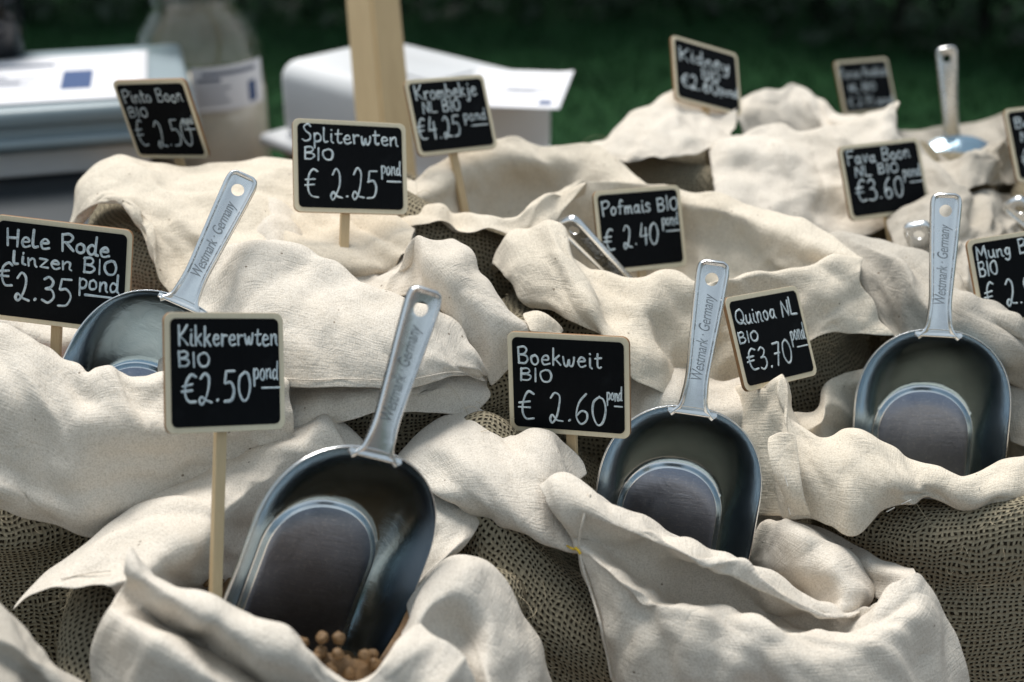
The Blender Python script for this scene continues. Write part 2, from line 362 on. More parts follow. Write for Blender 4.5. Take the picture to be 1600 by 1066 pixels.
TABLE_Z = 0.66
def sack_body(parent, cx, cy, rx, ry, zt, seed, roll=0.020, zb=TABLE_Z + 0.003, rot=0.0, back=0.035, left=0.0, front=0.0, fuzz=500):
    rng = np.random.default_rng(seed)
    prof = [(-.075, -.16), (-.070, -.09), (-.056, -.045), (-.047, -.018), (-.036, -.003), (-.021, .003), (-.006, -.003), (.003, -.018), (.004, -.036), (.002, -.052), (.008, -.075), (.014, -.11)]
    h = zt - zb
    prof = [(a, zt + b) for a, b in prof] + [(.016, zt - .55 * h), (.012, zt - .72 * h), (.004, zt - .87 * h), (-.012, zb + .012), (-.035, zb), (-.09, zb)]
    pr = np.array(prof); pr = cr(pr, np.linspace(0, len(pr) - 1, 70)); m = len(pr); n = 150
    th = np.linspace(0, 2 * math.pi, n, endpoint=False) + math.pi / 2
    nz = smooth_noise(rng, m, n + 1, 9, 14)[:, :-1]; bl = np.linspace(0, 1, 12); 
    for k in range(12): nz[:, n - 12 + k] = nz[:, n - 12 + k] * (1 - bl[k]) + nz[:, 0] * bl[k]
    ex = 2.5
    cs, sn = np.cos(th), np.sin(th)
    rr = (np.abs(cs) ** ex + np.abs(sn) ** ex) ** (-1 / ex)
    sx = rr * cs; sy = rr * sn
    X = np.zeros((m, n, 3))
    off = pr[:, 0][:, None] + 0.004 * nz
    X[..., 0] = (rx + off) * sx; X[..., 1] = (ry + off) * sy
    X[..., 2] = np.maximum(pr[:, 1][:, None] + 0.003 * nz[:, ::-1], zb)
    kz = np.clip((X[..., 2] - zb) / (zt - zb), 0, 1)
    X[..., 2] -= kz * (back * np.clip(sy, 0, 1) + front * np.clip(-sy, 0, 1) + left * sx)[None, :]
    c, s = math.cos(rot), math.sin(rot)
    X = np.stack([cx + c * X[..., 0] - s * X[..., 1], cy + s * X[..., 0] + c * X[..., 1], X[..., 2]], -1)
    v = X.reshape(-1, 3); f = grid_faces(m, n, 0, True)
    f.append(tuple(range((m - 1) * n, m * n)))
    U = np.concatenate([[0], np.cumsum(np.hypot(np.diff(rx * sx), np.diff(ry * sy)))]); V = np.concatenate([[0], np.cumsum(np.linalg.norm(np.diff(pr, axis=0), axis=1))])
    uv = np.stack([np.broadcast_to(U, (m, n)), np.broadcast_to(V[:, None], (m, n))], -1).reshape(-1, 2)
    o = from_data('burlap_sack', v, f, BURLAP, parent, True, uv)
    if fuzz:
        N = normals_of(np.concatenate([X, X[:, :1]], 1))[:, :-1]; fv = []; ff = []
        for k in range(fuzz):
            i, j = rng.integers(6, 48), rng.integers(0, n); p = X[i, j]
            nn = N[i, j] * np.sign(np.dot(N[i, j], p - np.array([cx, cy, zt - .08])) + 1e-9)
            t_ = rng.standard_normal(3); t_ /= np.linalg.norm(t_); L = rng.uniform(.004, .013); b2 = rng.standard_normal(3) * .4
            q = np.linspace(0, 1, 5)[:, None]; W = p + (nn * .7 * np.sin(q * 2.2) + t_ * q + b2 * q ** 2) * L
            sd = np.cross(t_, nn); sd /= np.linalg.norm(sd) + 1e-9; sd2 = nn
            r_ = .00016; b0 = len(fv)
            for w_ in W: fv += [w_ + sd * r_, w_ - sd * r_ * .5 + sd2 * r_, w_ - sd * r_ * .5 - sd2 * r_]
            for a in range(4):
                for c_ in range(3): ff.append((b0 + a * 3 + c_, b0 + a * 3 + (c_ + 1) % 3, b0 + a * 3 + 3 + (c_ + 1) % 3, b0 + a * 3 + 3 + c_))
        fo = from_data('loose_fibres', fv, ff, THREAD_J, o, False); fo['kind'] = 'stuff'
    return o

THREAD_W = plain('white_thread', (0.78, 0.74, 0.68), 0.9); THREAD_Y = plain('yellow_thread', (0.62, 0.42, 0.03), 0.8); THREAD_J = plain('jute_fibre', (0.50, 0.42, 0.29), 0.9)
GS = 'cotton lined burlap sacks of dried pulses'
def sack(cx, cy, rx, ry, zt, seed, label, **k):
    e = empty('grain_sack', (cx, cy, TABLE_Z), label, 'sack', GS)
    sack_body(e, cx, cy, rx, ry, zt, seed, **k)
    return e

# chickpea sack, front left
e = sack(-0.135, 0.738, 0.138, 0.115, 0.900, 3, 'sack with open cream liner holding chickpeas and the largest metal scoop, front left', front=.055, back=.06)
c = Cloth()
c.add('''28,957,86 75,905,87 130,852,88 210,775,90 300,737,91.5 390,697,93 470,667,94 508,643,95 545,668,95.5 590,700,96
70,925,83.5 120,885,84.5 170,840,86 245,785,88 325,755,89.5 400,720,91 465,692,92.5 508,658,93.5 545,690,94 585,712,95
110,915,82.5 160,885,83 215,840,85 285,805,86.5 340,785,88 405,745,90 465,717,92 510,690,93 550,715,93.5 580,730,94
150,912,82 200,890,82 255,865,83.5 320,840,85.5 345,815,87.5 410,775,90 465,745,92 510,730,93 550,745,94 575,755,95
178,920,81.5 225,908,82 270,900,84.5 325,880,87 352,860,89.5 415,830,91.5 465,800,93 510,780,94 550,780,95 575,785,96
190,950,84 240,945,85.5 290,930,88 340,915,90 375,900,91 420,890,92 465,880,93 510,870,94 550,870,95 575,870,96''', seed=11, su=.05, sv=.03)
c.add('''235,900,80.5 262,930,81.5 310,960,82 360,990,82 415,1015,82 465,1035,82 510,1058,82 550,1088,82 585,1068,82.5 615,1035,83 645,1005,85
205,857,79.5 237,893,78 290,915,77.5 345,935,77 405,964,77 460,986,76.5 505,1018,76.5 545,1060,76.8 588,1034,77.5 622,1000,79 648,970,81
198,888,78.5 233,925,77 285,955,76 338,985,75.5 397,1015,75.4 452,1040,75.3 500,1062,75.4 550,1092,75.7 598,1060,76.3 640,1020,77.3 672,985,79
190,922,80.5 226,952,80.6 271,982,80.8 321,1015,80.4 374,1048,80 430,1083,79 490,1105,76.7 555,1125,76.6 620,1095,76.5 665,1058,77 710,1010,78
170,952,78.6 208,978,76.6 256,1004,75.7 304,1036,75.4 358,1070,75.3 420,1105,75.8 485,1125,75.8 555,1142,75.9 625,1120,76 680,1080,76.4 730,1030,77.5
150,1010,79.8 195,1040,77.6 245,1065,76.5 298,1090,76.2 355,1115,76.1 420,1135,76.1 485,1150,76.1 555,1165,76.2 630,1145,76.3 690,1110,76.6 745,1060,77.6
143,1080,80.5 185,1105,78.5 240,1125,77.4 295,1140,77 355,1155,77 420,1170,77 485,1180,77 555,1190,77 635,1175,77 700,1145,77.2 755,1100,78''', seed=12, su=.04, sv=.03)
c.add('''590,690,96 645,742,95 700,758,94 750,792,92.5 747,825,91 722,862,89.5 690,890,88.5 665,915,87.5
580,710,94 630,765,92.5 680,785,91.5 718,812,90.5 715,840,89.5 695,868,88 675,893,87 660,915,86.5
575,740,93 615,790,91.8 650,815,91 675,840,90.5 675,862,89.5 665,885,88.5 655,905,87.5 645,925,86.5
570,790,94 600,830,93.5 625,860,93 645,880,92 650,900,90.5 645,920,89.5 640,935,88.5 630,950,88''', seed=13)
c.add('''640,945,86 662,910,86 690,880,86 730,873,86 775,895,86 815,945,86 845,1005,86.5 858,1070,87
634,968,83.5 657,930,83 692,900,83 732,895,83 770,920,83.5 800,965,84 828,1020,84.5 845,1080,85
630,990,81 655,960,80.5 685,935,81 720,930,81.5 755,955,82 780,995,82 805,1040,82.5 820,1095,83
633,1015,79.2 655,1000,79.5 680,985,80.8 712,985,82.3 742,1005,82 765,1030,80.5 785,1065,81 800,1110,82
640,1060,78 660,1045,78 690,1035,78.7 716,1030,81 742,1040,80.3 765,1068,79 785,1100,80 800,1140,82
645,1120,78 668,1105,78 695,1090,78.5 718,1085,80 740,1090,79.5 765,1110,79 785,1140,80 800,1180,82''', seed=14, su=.05, sv=.03)
c.thread('seam', [(95, 905), (135, 896), (172, 892)], .0004, COTTON, e)
c.build('cotton_liner', COTTON, e)

# buckwheat sack, front centre
e = sack(0.100, 0.845, 0.140, 0.120, 0.890, 5, 'sack with a stitched cream liner folded over before its scoop, right of the chickpea sack', front=.05, back=.05, left=.06)
c = Cloth()
c.add('''618,726,96 648,682,96 692,648,96.5 735,630,97 774,648,97.2 800,678,95.6 832,668,95 866,672,95 892,698,95.6 912,735,96
628,738,93 660,705,93 700,680,93 742,665,93.8 778,678,94.2 805,697,93.2 833,690,92.8 862,696,92.9 886,720,93.4 905,752,94
650,752,92 685,735,91.5 720,725,91 755,719,91 785,722,91.5 808,727,91.4 834,724,91.2 860,730,91.4 880,750,92 900,772,92.6
680,770,91 712,765,90.5 742,765,90 768,767,90 790,768,90 812,768,90.2 836,768,90.2 860,774,90.6 880,787,91.2 900,800,91.8
708,786,91 738,793,90.5 762,798,90 784,803,89.7 804,808,89.4 824,812,89.3 844,817,89.4 862,821,89.8 882,826,90.4 900,830,91
720,797,92 750,810,91.5 774,820,91 796,830,90.4 815,838,90 834,845,89.8 852,851,89.6 870,856,89.4 888,859,89.2 905,860,89
735,800,94 760,810,93.5 782,818,93 802,826,92.5 820,834,92 838,840,91.6 854,846,91.4 871,851,91 888,853,90.6 904,852,90.4''', seed=21)
c.add('''960,615,104.5 1000,584,104.5 1048,572,104.5 1092,588,104 1130,600,103.5 1175,590,103.5
962,645,102.5 1003,606,102.5 1046,592,102 1090,612,102 1130,622,102 1178,615,102
966,690,101.5 1005,650,101 1045,635,100.5 1090,650,101 1132,655,101 1180,650,101
972,740,102 1010,710,102 1048,700,102 1090,710,102.5 1132,715,103 1182,715,103''', seed=27, su=.06, fold=1.6)
c.add('''868,790,92 890,775,92 930,790,92 975,812,92 1030,832,92 1095,862,92 1160,893,92 1210,918,92 1262,955,92 1300,962,91.5 1325,960,90.5
845,760,89 870,744,88.5 922,765,88 967,785,88 1022,803,88 1090,831,88 1160,863,88 1210,889,88 1260,929,88 1300,950,88.3 1332,955,88.8
860,790,87.5 890,790,86.5 930,805,86 975,830,85.5 1030,850,85 1095,880,85 1155,908,85.5 1207,933,86 1257,957,86.5 1298,966,87.3 1335,962,88.3
885,835,88.4 905,840,88 942,853,88.2 988,876,88.4 1042,902,89 1100,925,89.8 1150,941,90.2 1200,957,90.2 1257,971,90 1312,972,88.8 1355,945,89.3
903,860,88.5 918,872,86.6 950,888,85.2 1000,911,84.4 1060,930,84.6 1120,948,85.2 1180,964,85.7 1240,983,86 1310,987,86.5 1370,960,86.9 1415,898,88.5
912,900,88.7 935,930,86.4 970,950,84.9 1020,975,83.9 1080,990,83.8 1150,1000,84.2 1220,1010,84.3 1300,1010,84.7 1375,1000,85.3 1425,960,86.8 1457,908,89.2
930,960,88.9 950,985,86.6 985,1010,85 1035,1030,84 1100,1045,83.9 1170,1050,83.9 1245,1055,83.9 1330,1050,84.3 1405,1040,85.3 1455,1010,87.3 1487,968,89.7
945,1010,89.2 965,1050,87 1000,1075,85.5 1050,1090,84.7 1115,1100,84.5 1185,1105,84.5 1260,1108,84.5 1345,1105,84.8 1420,1095,85.8 1468,1075,87.7 1507,1030,90
962,1085,89.8 982,1125,88 1015,1140,86.5 1065,1150,85.8 1130,1155,85.5 1200,1158,85.5 1275,1160,85.5 1360,1158,85.8 1430,1150,86.8 1480,1135,88.5 1520,1095,90.5''', seed=23, fold=1.3, su=.05, sv=.03, amp=.0009)
c.add('''1150,880,100 1185,892,97.5 1215,912,96 1245,932,94.5 1270,947,92.5 1284,957,91 1286,965,90
1175,850,99 1215,862,94.2 1252,880,92.4 1290,895,90.2 1313,923,89.4 1314,945,89 1302,958,88.8
1190,820,98.5 1240,829,92.6 1285,856,91.6 1320,886,90.6 1345,920,89.8 1341,948,89.2 1316,966,89
1198,818,99.5 1250,828,96 1302,854,95 1338,884,94 1360,920,92.7 1357,945,91.2 1332,965,90.2''', seed=24, su=.03)
c.add('''1150,800,102 1200,803,100.5 1250,812,98 1310,838,97.5 1365,866,95.5 1405,876,93.5 1426,882,92.2
1150,835,102 1205,838,99.5 1255,850,96.5 1315,866,95.5 1362,886,93 1400,891,91 1431,896,90.2
1155,870,102 1215,880,99 1262,892,96.5 1325,895,95 1368,911,92.8 1400,915,90.8 1426,918,89.4
1160,910,102 1225,930,99 1275,940,96 1340,925,94.5 1375,936,92 1397,940,90.2 1412,945,88.9''', seed=25, su=.03)
c.thread('seam', [(922, 772), (912, 810), (905, 848), (912, 890), (925, 930), (938, 975), (948, 1020), (956, 1062)], .0009, COTTON, e)
c.thread('stitch', [(886, 853), (893, 857), (899, 859)], .0007, THREAD_Y, e); c.thread('stitch', [(899, 856), (904, 861), (907, 866)], .0009, THREAD_Y, e)
c.build('cotton_liner', COTTON, e)

# right hand sack with a big scoop
e = sack(0.370, 0.905, 0.150, 0.128, 0.926, 7, 'burlap sack with a twisted beige liner rim below the scoop at the right', back=.06, left=-.045)
c = Cloth()
c.add('''1105,668,108 1150,630,106 1190,620,103 1228,600,101.5 1248,655,101 1290,702,100 1345,705,100 1400,722,99.5 1450,750,98.5 1490,762,98 1515,762,98 1560,745,99 1610,735,100
1110,640,105 1150,608,103 1190,598,98.8 1227,582,97 1244,640,96.5 1290,682,96 1345,682,95.5 1400,700,95 1450,730,94.5 1490,745,94 1515,745,94 1560,725,95 1610,712,96
1100,665,104 1150,645,102.5 1195,640,97.6 1222,640,95.6 1250,680,95 1290,705,94 1345,710,93.5 1400,730,93 1445,750,92.7 1480,760,93 1515,765,92.7 1560,750,93 1610,740,94
1095,700,103.5 1145,690,102 1200,690,97.2 1225,698,94.8 1255,717,94 1295,735,93 1345,740,92.5 1395,757,92.1 1435,768,92.4 1475,775,93.2 1520,788,92.5 1565,775,92 1610,770,93
1100,750,103.5 1150,745,102 1202,745,96.8 1230,750,94.3 1265,760,93.5 1305,772,92.6 1350,775,92 1393,776,92.2 1435,778,92.6 1475,785,93.2 1525,801,93 1570,798,92.6 1610,797,93
1120,803,103 1160,803,101.5 1205,806,97 1235,809,95 1270,810,94.2 1300,820,93.4 1335,836,92.5 1385,800,92.6 1438,781,93 1475,789,93.6 1530,806,93.6 1575,803,93.8 1615,803,94''', seed=31, fold=1.4, su=.045, amp=.0009)
c.add('''1130,690,103 1200,660,103 1265,640,104 1290,602,106 1335,577,108 1400,562,108 1480,562,109 1560,578,108 1620,596,107
1150,720,101 1220,690,101 1285,660,101 1298,622,105 1335,600,107 1405,585,107 1480,585,109 1555,610,107 1620,630,105.5
1180,760,102 1240,730,101.5 1285,690,104.5 1315,655,106 1350,640,108.5 1425,625,110 1480,625,111 1550,655,109 1620,675,106
1200,800,104 1260,780,104 1305,750,108 1335,720,109 1375,710,110 1430,700,110.5 1480,700,111 1545,720,109 1620,735,106.5''', seed=32)
c.add('''1203,683,94.6 1222,678,94.2 1242,682,94
1205,715,93.9 1226,712,93.5 1246,716,93.4
1212,750,93.3 1232,748,93 1250,750,93
1225,782,93.2 1243,780,92.9 1258,780,92.8
1238,806,93.6 1252,806,93.4 1264,806,93.2''', seed=33, su=.01, sv=.01)
for a_, b_, a2, b2 in ((1385, 800, 1398, 793), (1408, 788, 1424, 781), (1226, 742, 1231, 760), (1232, 795, 1235, 804)): c.thread('stitch', [(a_, b_), ((a_ + a2) / 2, (b_ + b2) / 2), (a2, b2)], .00035, THREAD_W, e)
c.thread('loose_thread', [(1530, 762), (1533, 785, 92.2), (1536, 800, 92), (1545, 808, 91.5)], .0003, THREAD_W, e)
c.build('cotton_liner', COTTON_WARM, e)

# red lentil sack, left
e = sack(-0.365, 0.922, 0.145, 0.124, 0.945, 9, 'burlap sack with a wide pale liner hanging over its front, at the left edge', front=.02)
c = Cloth()
c.add('''-40,515,98 20,530,97.5 60,553,97 100,580,97 130,600,96 152,598,95.5 178,595,95 205,610,95 235,610,95.5 270,605,96 330,615,97 400,618,98 450,610,99
-40,493,93 20,510,92.5 60,535,92 100,562,91.5 130,581,90.8 150,579,90.5 176,574,90.5 204,591,90.5 234,590,90.5 270,585,90.8 330,597,91.3 400,600,92.5 450,594,93.5
-40,540,91 20,555,90 60,580,89.5 100,602,89.3 130,620,89.2 158,615,89 190,612,88.8 217,625,89.2 245,630,89.2 280,632,89.3 335,640,90 400,640,91.3 455,640,92.7
-40,600,89.2 15,615,88.3 60,638,88 100,655,88 132,662,88 165,660,88 200,660,88 230,668,88.3 262,672,88.7 300,672,89.2 350,675,90 405,672,91.5 458,668,93
-40,670,89.5 15,690,88.6 58,712,88.6 100,726,88.8 137,724,88.8 175,716,88.9 215,712,89.1 250,710,89.6 285,706,90 320,705,90.5 360,700,91.3 408,695,92.3 460,690,93.3
-40,715,89.6 12,735,89 58,757,89.3 102,770,89.5 142,765,89.5 182,752,89.7 225,745,90 262,738,90.5 300,730,91 335,725,91.5 370,718,92.2 412,710,93 460,702,93.6
-40,750,88.9 12,768,88.6 60,788,89 107,800,89.3 147,800,89.6 190,790,90 232,775,90.5 270,760,91 308,750,91.5 343,742,92 378,735,92.6 416,725,93.3 462,715,93.9
-40,780,90.5 12,796,90.3 62,815,90.5 110,832,90.5 150,834,90.7 195,825,91 240,805,91.5 278,785,92 316,772,92.5 350,760,93 385,750,93.5 420,738,94 463,725,94.3''', seed=41, su=.03, sv=.04, amp=.0009)
c.add('''-60,470,106 20,480,106.5 80,495,106.5 150,500,106 230,505,105 300,515,104
-60,505,105 20,515,105 80,530,104.5 150,540,104 230,545,103.5 300,550,102.5
-60,560,106 20,570,106 80,580,105.5 150,590,105 230,595,104.5 300,600,103.5''', seed=42)
c.build('cotton_liner', COTTON, e)

# split pea sack
e = sack(-0.125, 0.995, 0.155, 0.125, 0.972, 13, 'sack with a broad pale liner flap draped forward under the tall split pea sign', back=.05)
c = Cloth()
c.add('''250,495,106 300,462,105.5 345,430,105 380,405,104.5 425,400,104.5 480,412,104.5 540,438,104 600,470,103 645,488,102.5 690,505,102 730,543,102 752,573,102 768,597,102
255,470,101 300,440,100.5 345,408,100 380,386,99.5 425,381,99.5 480,393,99.5 540,418,99 600,452,98 645,470,97.5 690,487,97 730,528,97 752,560,97 766,585,98
245,520,99 300,490,98 345,455,97.5 385,430,97 430,425,97 485,435,97 540,455,96.5 595,480,95.5 640,498,95 685,520,95 720,550,95 745,570,96 762,588,97.5
245,570,97 300,540,96 350,505,95.5 390,480,95 435,475,95 490,485,94.5 540,500,94 590,520,93.5 635,535,93.5 675,550,93.5 710,570,94 740,578,95.5 760,590,97.5
250,610,95.5 305,585,94.5 355,560,94 395,540,93.6 440,535,93.4 490,540,93.1 540,550,92.9 585,560,92.7 630,570,92.7 670,578,93 705,585,94 735,588,95.5 757,592,97.5
255,640,95 310,620,94 360,605,93.5 400,600,93.3 445,603,92.9 495,605,92.6 545,603,92.4 590,605,92.4 630,607,92.6 668,600,93 700,592,94 732,592,95.5 755,595,97.5''', seed=51, su=.03, sv=.025, amp=.0008)
c.add('''240,610,97.5 330,600,97 420,592,96.5 500,594,96 570,594,95.8 640,592,96 700,580,97 765,575,99.5
240,660,95.7 330,650,95.2 420,640,94.7 490,630,94.5 550,622,94.4 620,615,94.6 690,605,95.7 765,600,98.5
240,700,95.2 330,690,94.7 415,675,94.3 480,660,94.2 535,645,94.3 600,630,94.5 665,625,95.3 765,622,97.8
240,740,95.2 330,720,94.8 410,703,94.4 470,682,94.3 545,656,94.4 592,641,94.6 645,645,95.2 740,646,96.8''', seed=52, su=.03)
c.add('''570,450,104.5 604,462,102.5 634,462,101 652,458,99.8 690,487,98.6 725,525,98 750,560,98.5 765,600,99
588,436,104.5 614,424,102.5 641,372,101 668,403,98.8 702,440,97.6 745,480,97.5 785,525,98 800,570,99
606,424,105 646,396,103 675,370,101.5 702,390,99.7 730,425,98.7 775,470,98.5 815,510,99 840,560,100
630,410,106.5 668,386,104.7 701,372,103.5 729,388,102.2 749,430,101.3 796,478,100.7 836,500,101 872,540,102''', seed=53, su=.06, amp=.001)
c.add('''365,330,112 420,318,113 470,325,113 540,335,113 600,340,112 650,350,111
370,355,109 428,342,108.5 470,352,109 540,362,109 600,372,108.5 645,380,108
375,385,107 425,378,106 475,385,106.5 540,395,107 600,410,106 640,420,105
390,410,105 430,405,104.5 480,415,105 540,430,105 600,445,104 645,460,103''', seed=54, su=.06, dd=0.5, fold=1.8)
c.thread('seam', [(395, 590), (445, 592), (495, 594), (545, 592), (590, 594), (630, 595), (668, 588), (700, 582), (728, 582)], .00035, COTTON, e)
for q in ([(752, 582, 97), (758, 592, 96), (752, 603, 95.8), (745, 598, 95.8)], [(748, 584, 97), (762, 598, 96), (764, 606, 95.8)], [(742, 590, 96), (738, 600, 95.6), (744, 604, 95.5)]): c.thread('loose_thread', q, .00028, THREAD_W, e)
c.build('cotton_liner', COTTON, e)

# pinto bean sack, back left
e = sack(-0.236, 1.150, 0.116, 0.120, 1.000, 15, 'burlap sack showing a coarse rolled rim, behind the red lentil sign at the back left', back=.08)
c = Cloth()
c.add('''100,345,114.5 122,280,116 170,246,117 230,246,118 290,257,119 350,252,119.5 420,247,120 500,262,120 580,270,119 650,285,117
102,372,112 146,298,112 200,280,112.5 245,285,113 300,295,113.5 360,295,114 430,295,114 500,305,114 580,315,113 650,330,112
128,330,110.8 166,311,109.8 202,318,109.2 238,340,109 290,345,109 350,345,109 420,345,108.5 490,355,108 565,365,107.5 640,370,107
185,313,109.4 207,326,108.5 226,352,107.8 248,385,107.33 295,395,107.37 345,395,107.2 400,390,106.5 470,400,105.8 545,410,105.5 610,410,105.3
192,318,109.0 213,338,108.2 233,374,107.0 258,420,106.43 292,435,106.67 332,430,107.3 390,420,106.5 460,430,106.0 540,445,105.5 600,445,105.5
197,324,109.3 216,346,108.5 241,395,106.6 268,458,106.17 300,478,106.53 340,470,107.5 400,465,107.0 460,470,106.5 540,480,106.5 600,480,106.5''', seed=61, fold=1.4, su=.05)
c.build('cotton_liner', COTTON_WARM, e)

# krombek bean sack, centre back
e = sack(-0.045, 1.155, 0.104, 0.115, 1.010, 17, 'sack with a hollow open liner below the leaning sign in front of the wooden post', back=.05, left=.035)
c = Cloth()
c.add('''628,300,121 676,262,124 740,232,127 800,215,128 850,228,128 920,225,128 965,250,126 1005,285,123 1030,310,121
650,308,120 697,285,123 745,262,126 800,250,127 850,255,127 915,255,127 960,275,125 990,305,122 1010,325,120
670,325,121 712,310,124 750,300,127 800,300,129 850,300,129 900,300,127 940,310,125 970,330,122 990,345,120
690,350,122 722,345,124 760,345,127 800,350,128 850,350,128 890,345,127 925,345,125 950,355,122 970,365,120''', seed=71, fold=1.3)
c.add('''610,340,118 660,338,117 702,342,117 750,352,116 800,352,116 832,338,116 865,320,117 915,305,118
618,318,114 660,317,113 702,321,112.5 750,334,112 800,334,111.5 830,318,112 862,299,113 912,287,115
610,340,112 655,338,110.8 702,340,110.5 752,352,110.2 797,353,110.2 822,350,110.7 848,335,111.5 890,315,113
612,362,110.5 652,352,109.6 700,346,109.6 756,357,109.5 793,368,109.7 812,372,110.4 835,365,110.8 870,345,112''', seed=72, su=.06)
c.build('cotton_liner', COTTON_WARM, e)

# popcorn maize sack, centre
e = sack(0.135, 1.085, 0.148, 0.125, 0.968, 19, 'burlap sack with a long cream liner sweeping down from the popcorn maize sign')
c = Cloth()
c.add('''780,436,113 806,395,113 838,370,112.5 868,375,112 895,415,111 943,440,110.5 1003,458,110 1070,464,109.5 1140,455,109.5 1220,440,109.5 1290,425,110 1345,418,110.5
770,412,108.5 800,370,108.2 835,348,107.7 866,354,107.2 892,391,106.2 940,418,105.7 1000,434,105.2 1070,436,104.8 1140,429,104.7 1220,420,105.2 1290,408,106.2 1348,405,108
788,430,106.2 815,405,105.7 845,393,105.2 876,404,104.6 905,430,103.7 950,455,103.2 1005,470,103 1070,475,103.8 1140,470,104.4 1215,460,104.8 1280,450,105 1342,435,106
803,450,105.2 835,440,104.2 865,440,103.2 895,450,102.3 930,475,101.7 970,500,101.2 1015,515,101.8 1070,525,103.0 1140,520,104.0 1215,510,104.2 1288,485,104.6 1365,465,105.5
818,470,104.7 850,470,103.3 885,480,101.9 915,495,100.9 950,515,100.2 985,540,99.8 1025,560,100.4 1075,575,102.4 1140,570,103.8 1215,545,104.2 1290,508,104.6 1378,500,105.4
833,480,104.8 865,490,103 900,505,101.4 930,525,100.4 960,550,99.5 990,585,99 1030,610,100 1080,625,102.2 1140,610,103.8 1210,575,104.2 1276,523,104.6 1396,525,105.4''', seed=81, fold=1.5, su=.045, amp=.0009)
c.add('''785,385,114 815,340,115.5 848,308,117 882,291,118.5 930,284,121 1000,288,122 1075,300,120 1130,303,118 1210,328,115 1285,358,112 1347,402,109
800,388,111.5 828,352,112.5 856,330,114 892,312,117 935,310,121 1000,315,122 1080,325,118.5 1140,335,115.5 1210,360,112.5 1275,385,110.2 1328,408,108.7
812,392,111.5 842,368,113 866,350,114.5 903,350,118 950,350,121.5 1010,360,122 1080,365,120 1140,375,117.5 1200,395,114 1250,405,111.5 1292,413,109.8
830,402,112.5 858,390,114 885,385,116 922,390,119.5 970,400,121.5 1020,410,121.5 1080,412,120 1130,417,118 1190,423,115 1235,427,112.5 1272,428,110.8
850,425,113 880,420,114.5 905,425,116 940,435,118.5 980,445,120 1025,455,120 1080,455,119 1130,455,117.5 1185,455,115 1228,450,113 1262,445,111.5''', seed=82, su=.05)
c.add('''818,484,99.8 838,478,100.5 862,492,100.8 884,514,101
822,500,99 842,496,99.4 862,506,99.8 882,520,100.4
828,520,98.6 846,518,98.8 862,522,99.3 880,528,100''', seed=83, su=.02)
for q in ([(800, 440, 105), (812, 450, 104.3), (830, 456, 104), (838, 470, 103.6)], [(832, 462, 104), (840, 476, 103.5), (832, 486, 103.4), (840, 492, 103.2)], [(768, 408, 107), (765, 416, 106.6), (774, 420, 106.5)], [(770, 400, 107.2), (762, 404, 107), (766, 412, 106.8)]): c.thread('loose_thread', q, .00028, THREAD_J, e)
c.build('cotton_liner', COTTON_WARM, e)

# kidney bean sack, back
e = sack(0.250, 1.360, 0.165, 0.115, 0.985, 21, 'burlap sack with a tall pale liner wall facing the camera beneath the kidney bean sign')
c = Cloth()
c.add('''893,240,135 940,211,137 1000,171,140 1050,140,143 1100,140,145 1150,140,145
908,243,132 960,220,133 1015,190,136 1060,175,138.5 1105,180,141 1150,190,142
930,245,130.5 985,238,130.5 1035,215,132 1075,205,134.3 1110,205,137 1142,207,139
950,246,130 1000,243,129.8 1045,247,129.8 1085,241,131.3 1115,227,134 1142,218,137''', seed=91, su=.05)
c.add('''1118,258,141 1135,235,141 1165,222,141 1203,210,141 1253,215,141 1303,207,141 1350,192,141 1385,178,141.5 1400,170,142
1110,237,135 1130,217,135 1162,206,135 1203,194,135 1253,199,135 1302,191,135 1350,175,135.5 1385,162,136 1403,155,136.5
1112,250,132 1135,235,132 1165,230,132 1205,225,132 1255,228,132 1300,222,132 1350,212,133 1385,200,133.5 1404,190,135
1115,280,129.5 1140,275,129.5 1170,275,129.5 1210,275,129.5 1255,275,129.5 1300,270,130 1350,260,131 1388,245,132 1408,225,134
1120,310,127.5 1145,318,127 1175,325,127 1215,330,127 1255,330,127 1300,325,128 1350,315,129 1395,290,130.5 1415,255,133
1130,335,126 1155,352,125.5 1190,368,125.5 1225,378,125.5 1262,383,125.5 1307,383,126.5 1357,368,128 1405,338,129.5 1427,295,132''', seed=92, fold=1.3, su=.04)
c.add('''1135,160,149 1180,144,151 1215,140,153 1243,128,154 1275,142,153 1300,163,151 1330,178,149 1365,172,148 1400,160,147
1148,178,146 1185,165,149 1215,165,151 1245,155,152 1270,165,151 1292,182,149 1315,192,147 1355,188,145 1395,178,143
1160,203,146 1190,190,148 1220,195,150 1245,198,151 1270,198,150 1290,202,148 1312,208,146 1350,205,144 1390,195,142
1165,235,146 1195,225,148 1222,230,150 1245,235,151 1270,235,150 1290,235,148 1312,238,146 1350,235,144 1390,225,142''', seed=93, fold=2.0, su=.06)
c.build('cotton_liner', COTTON, e)

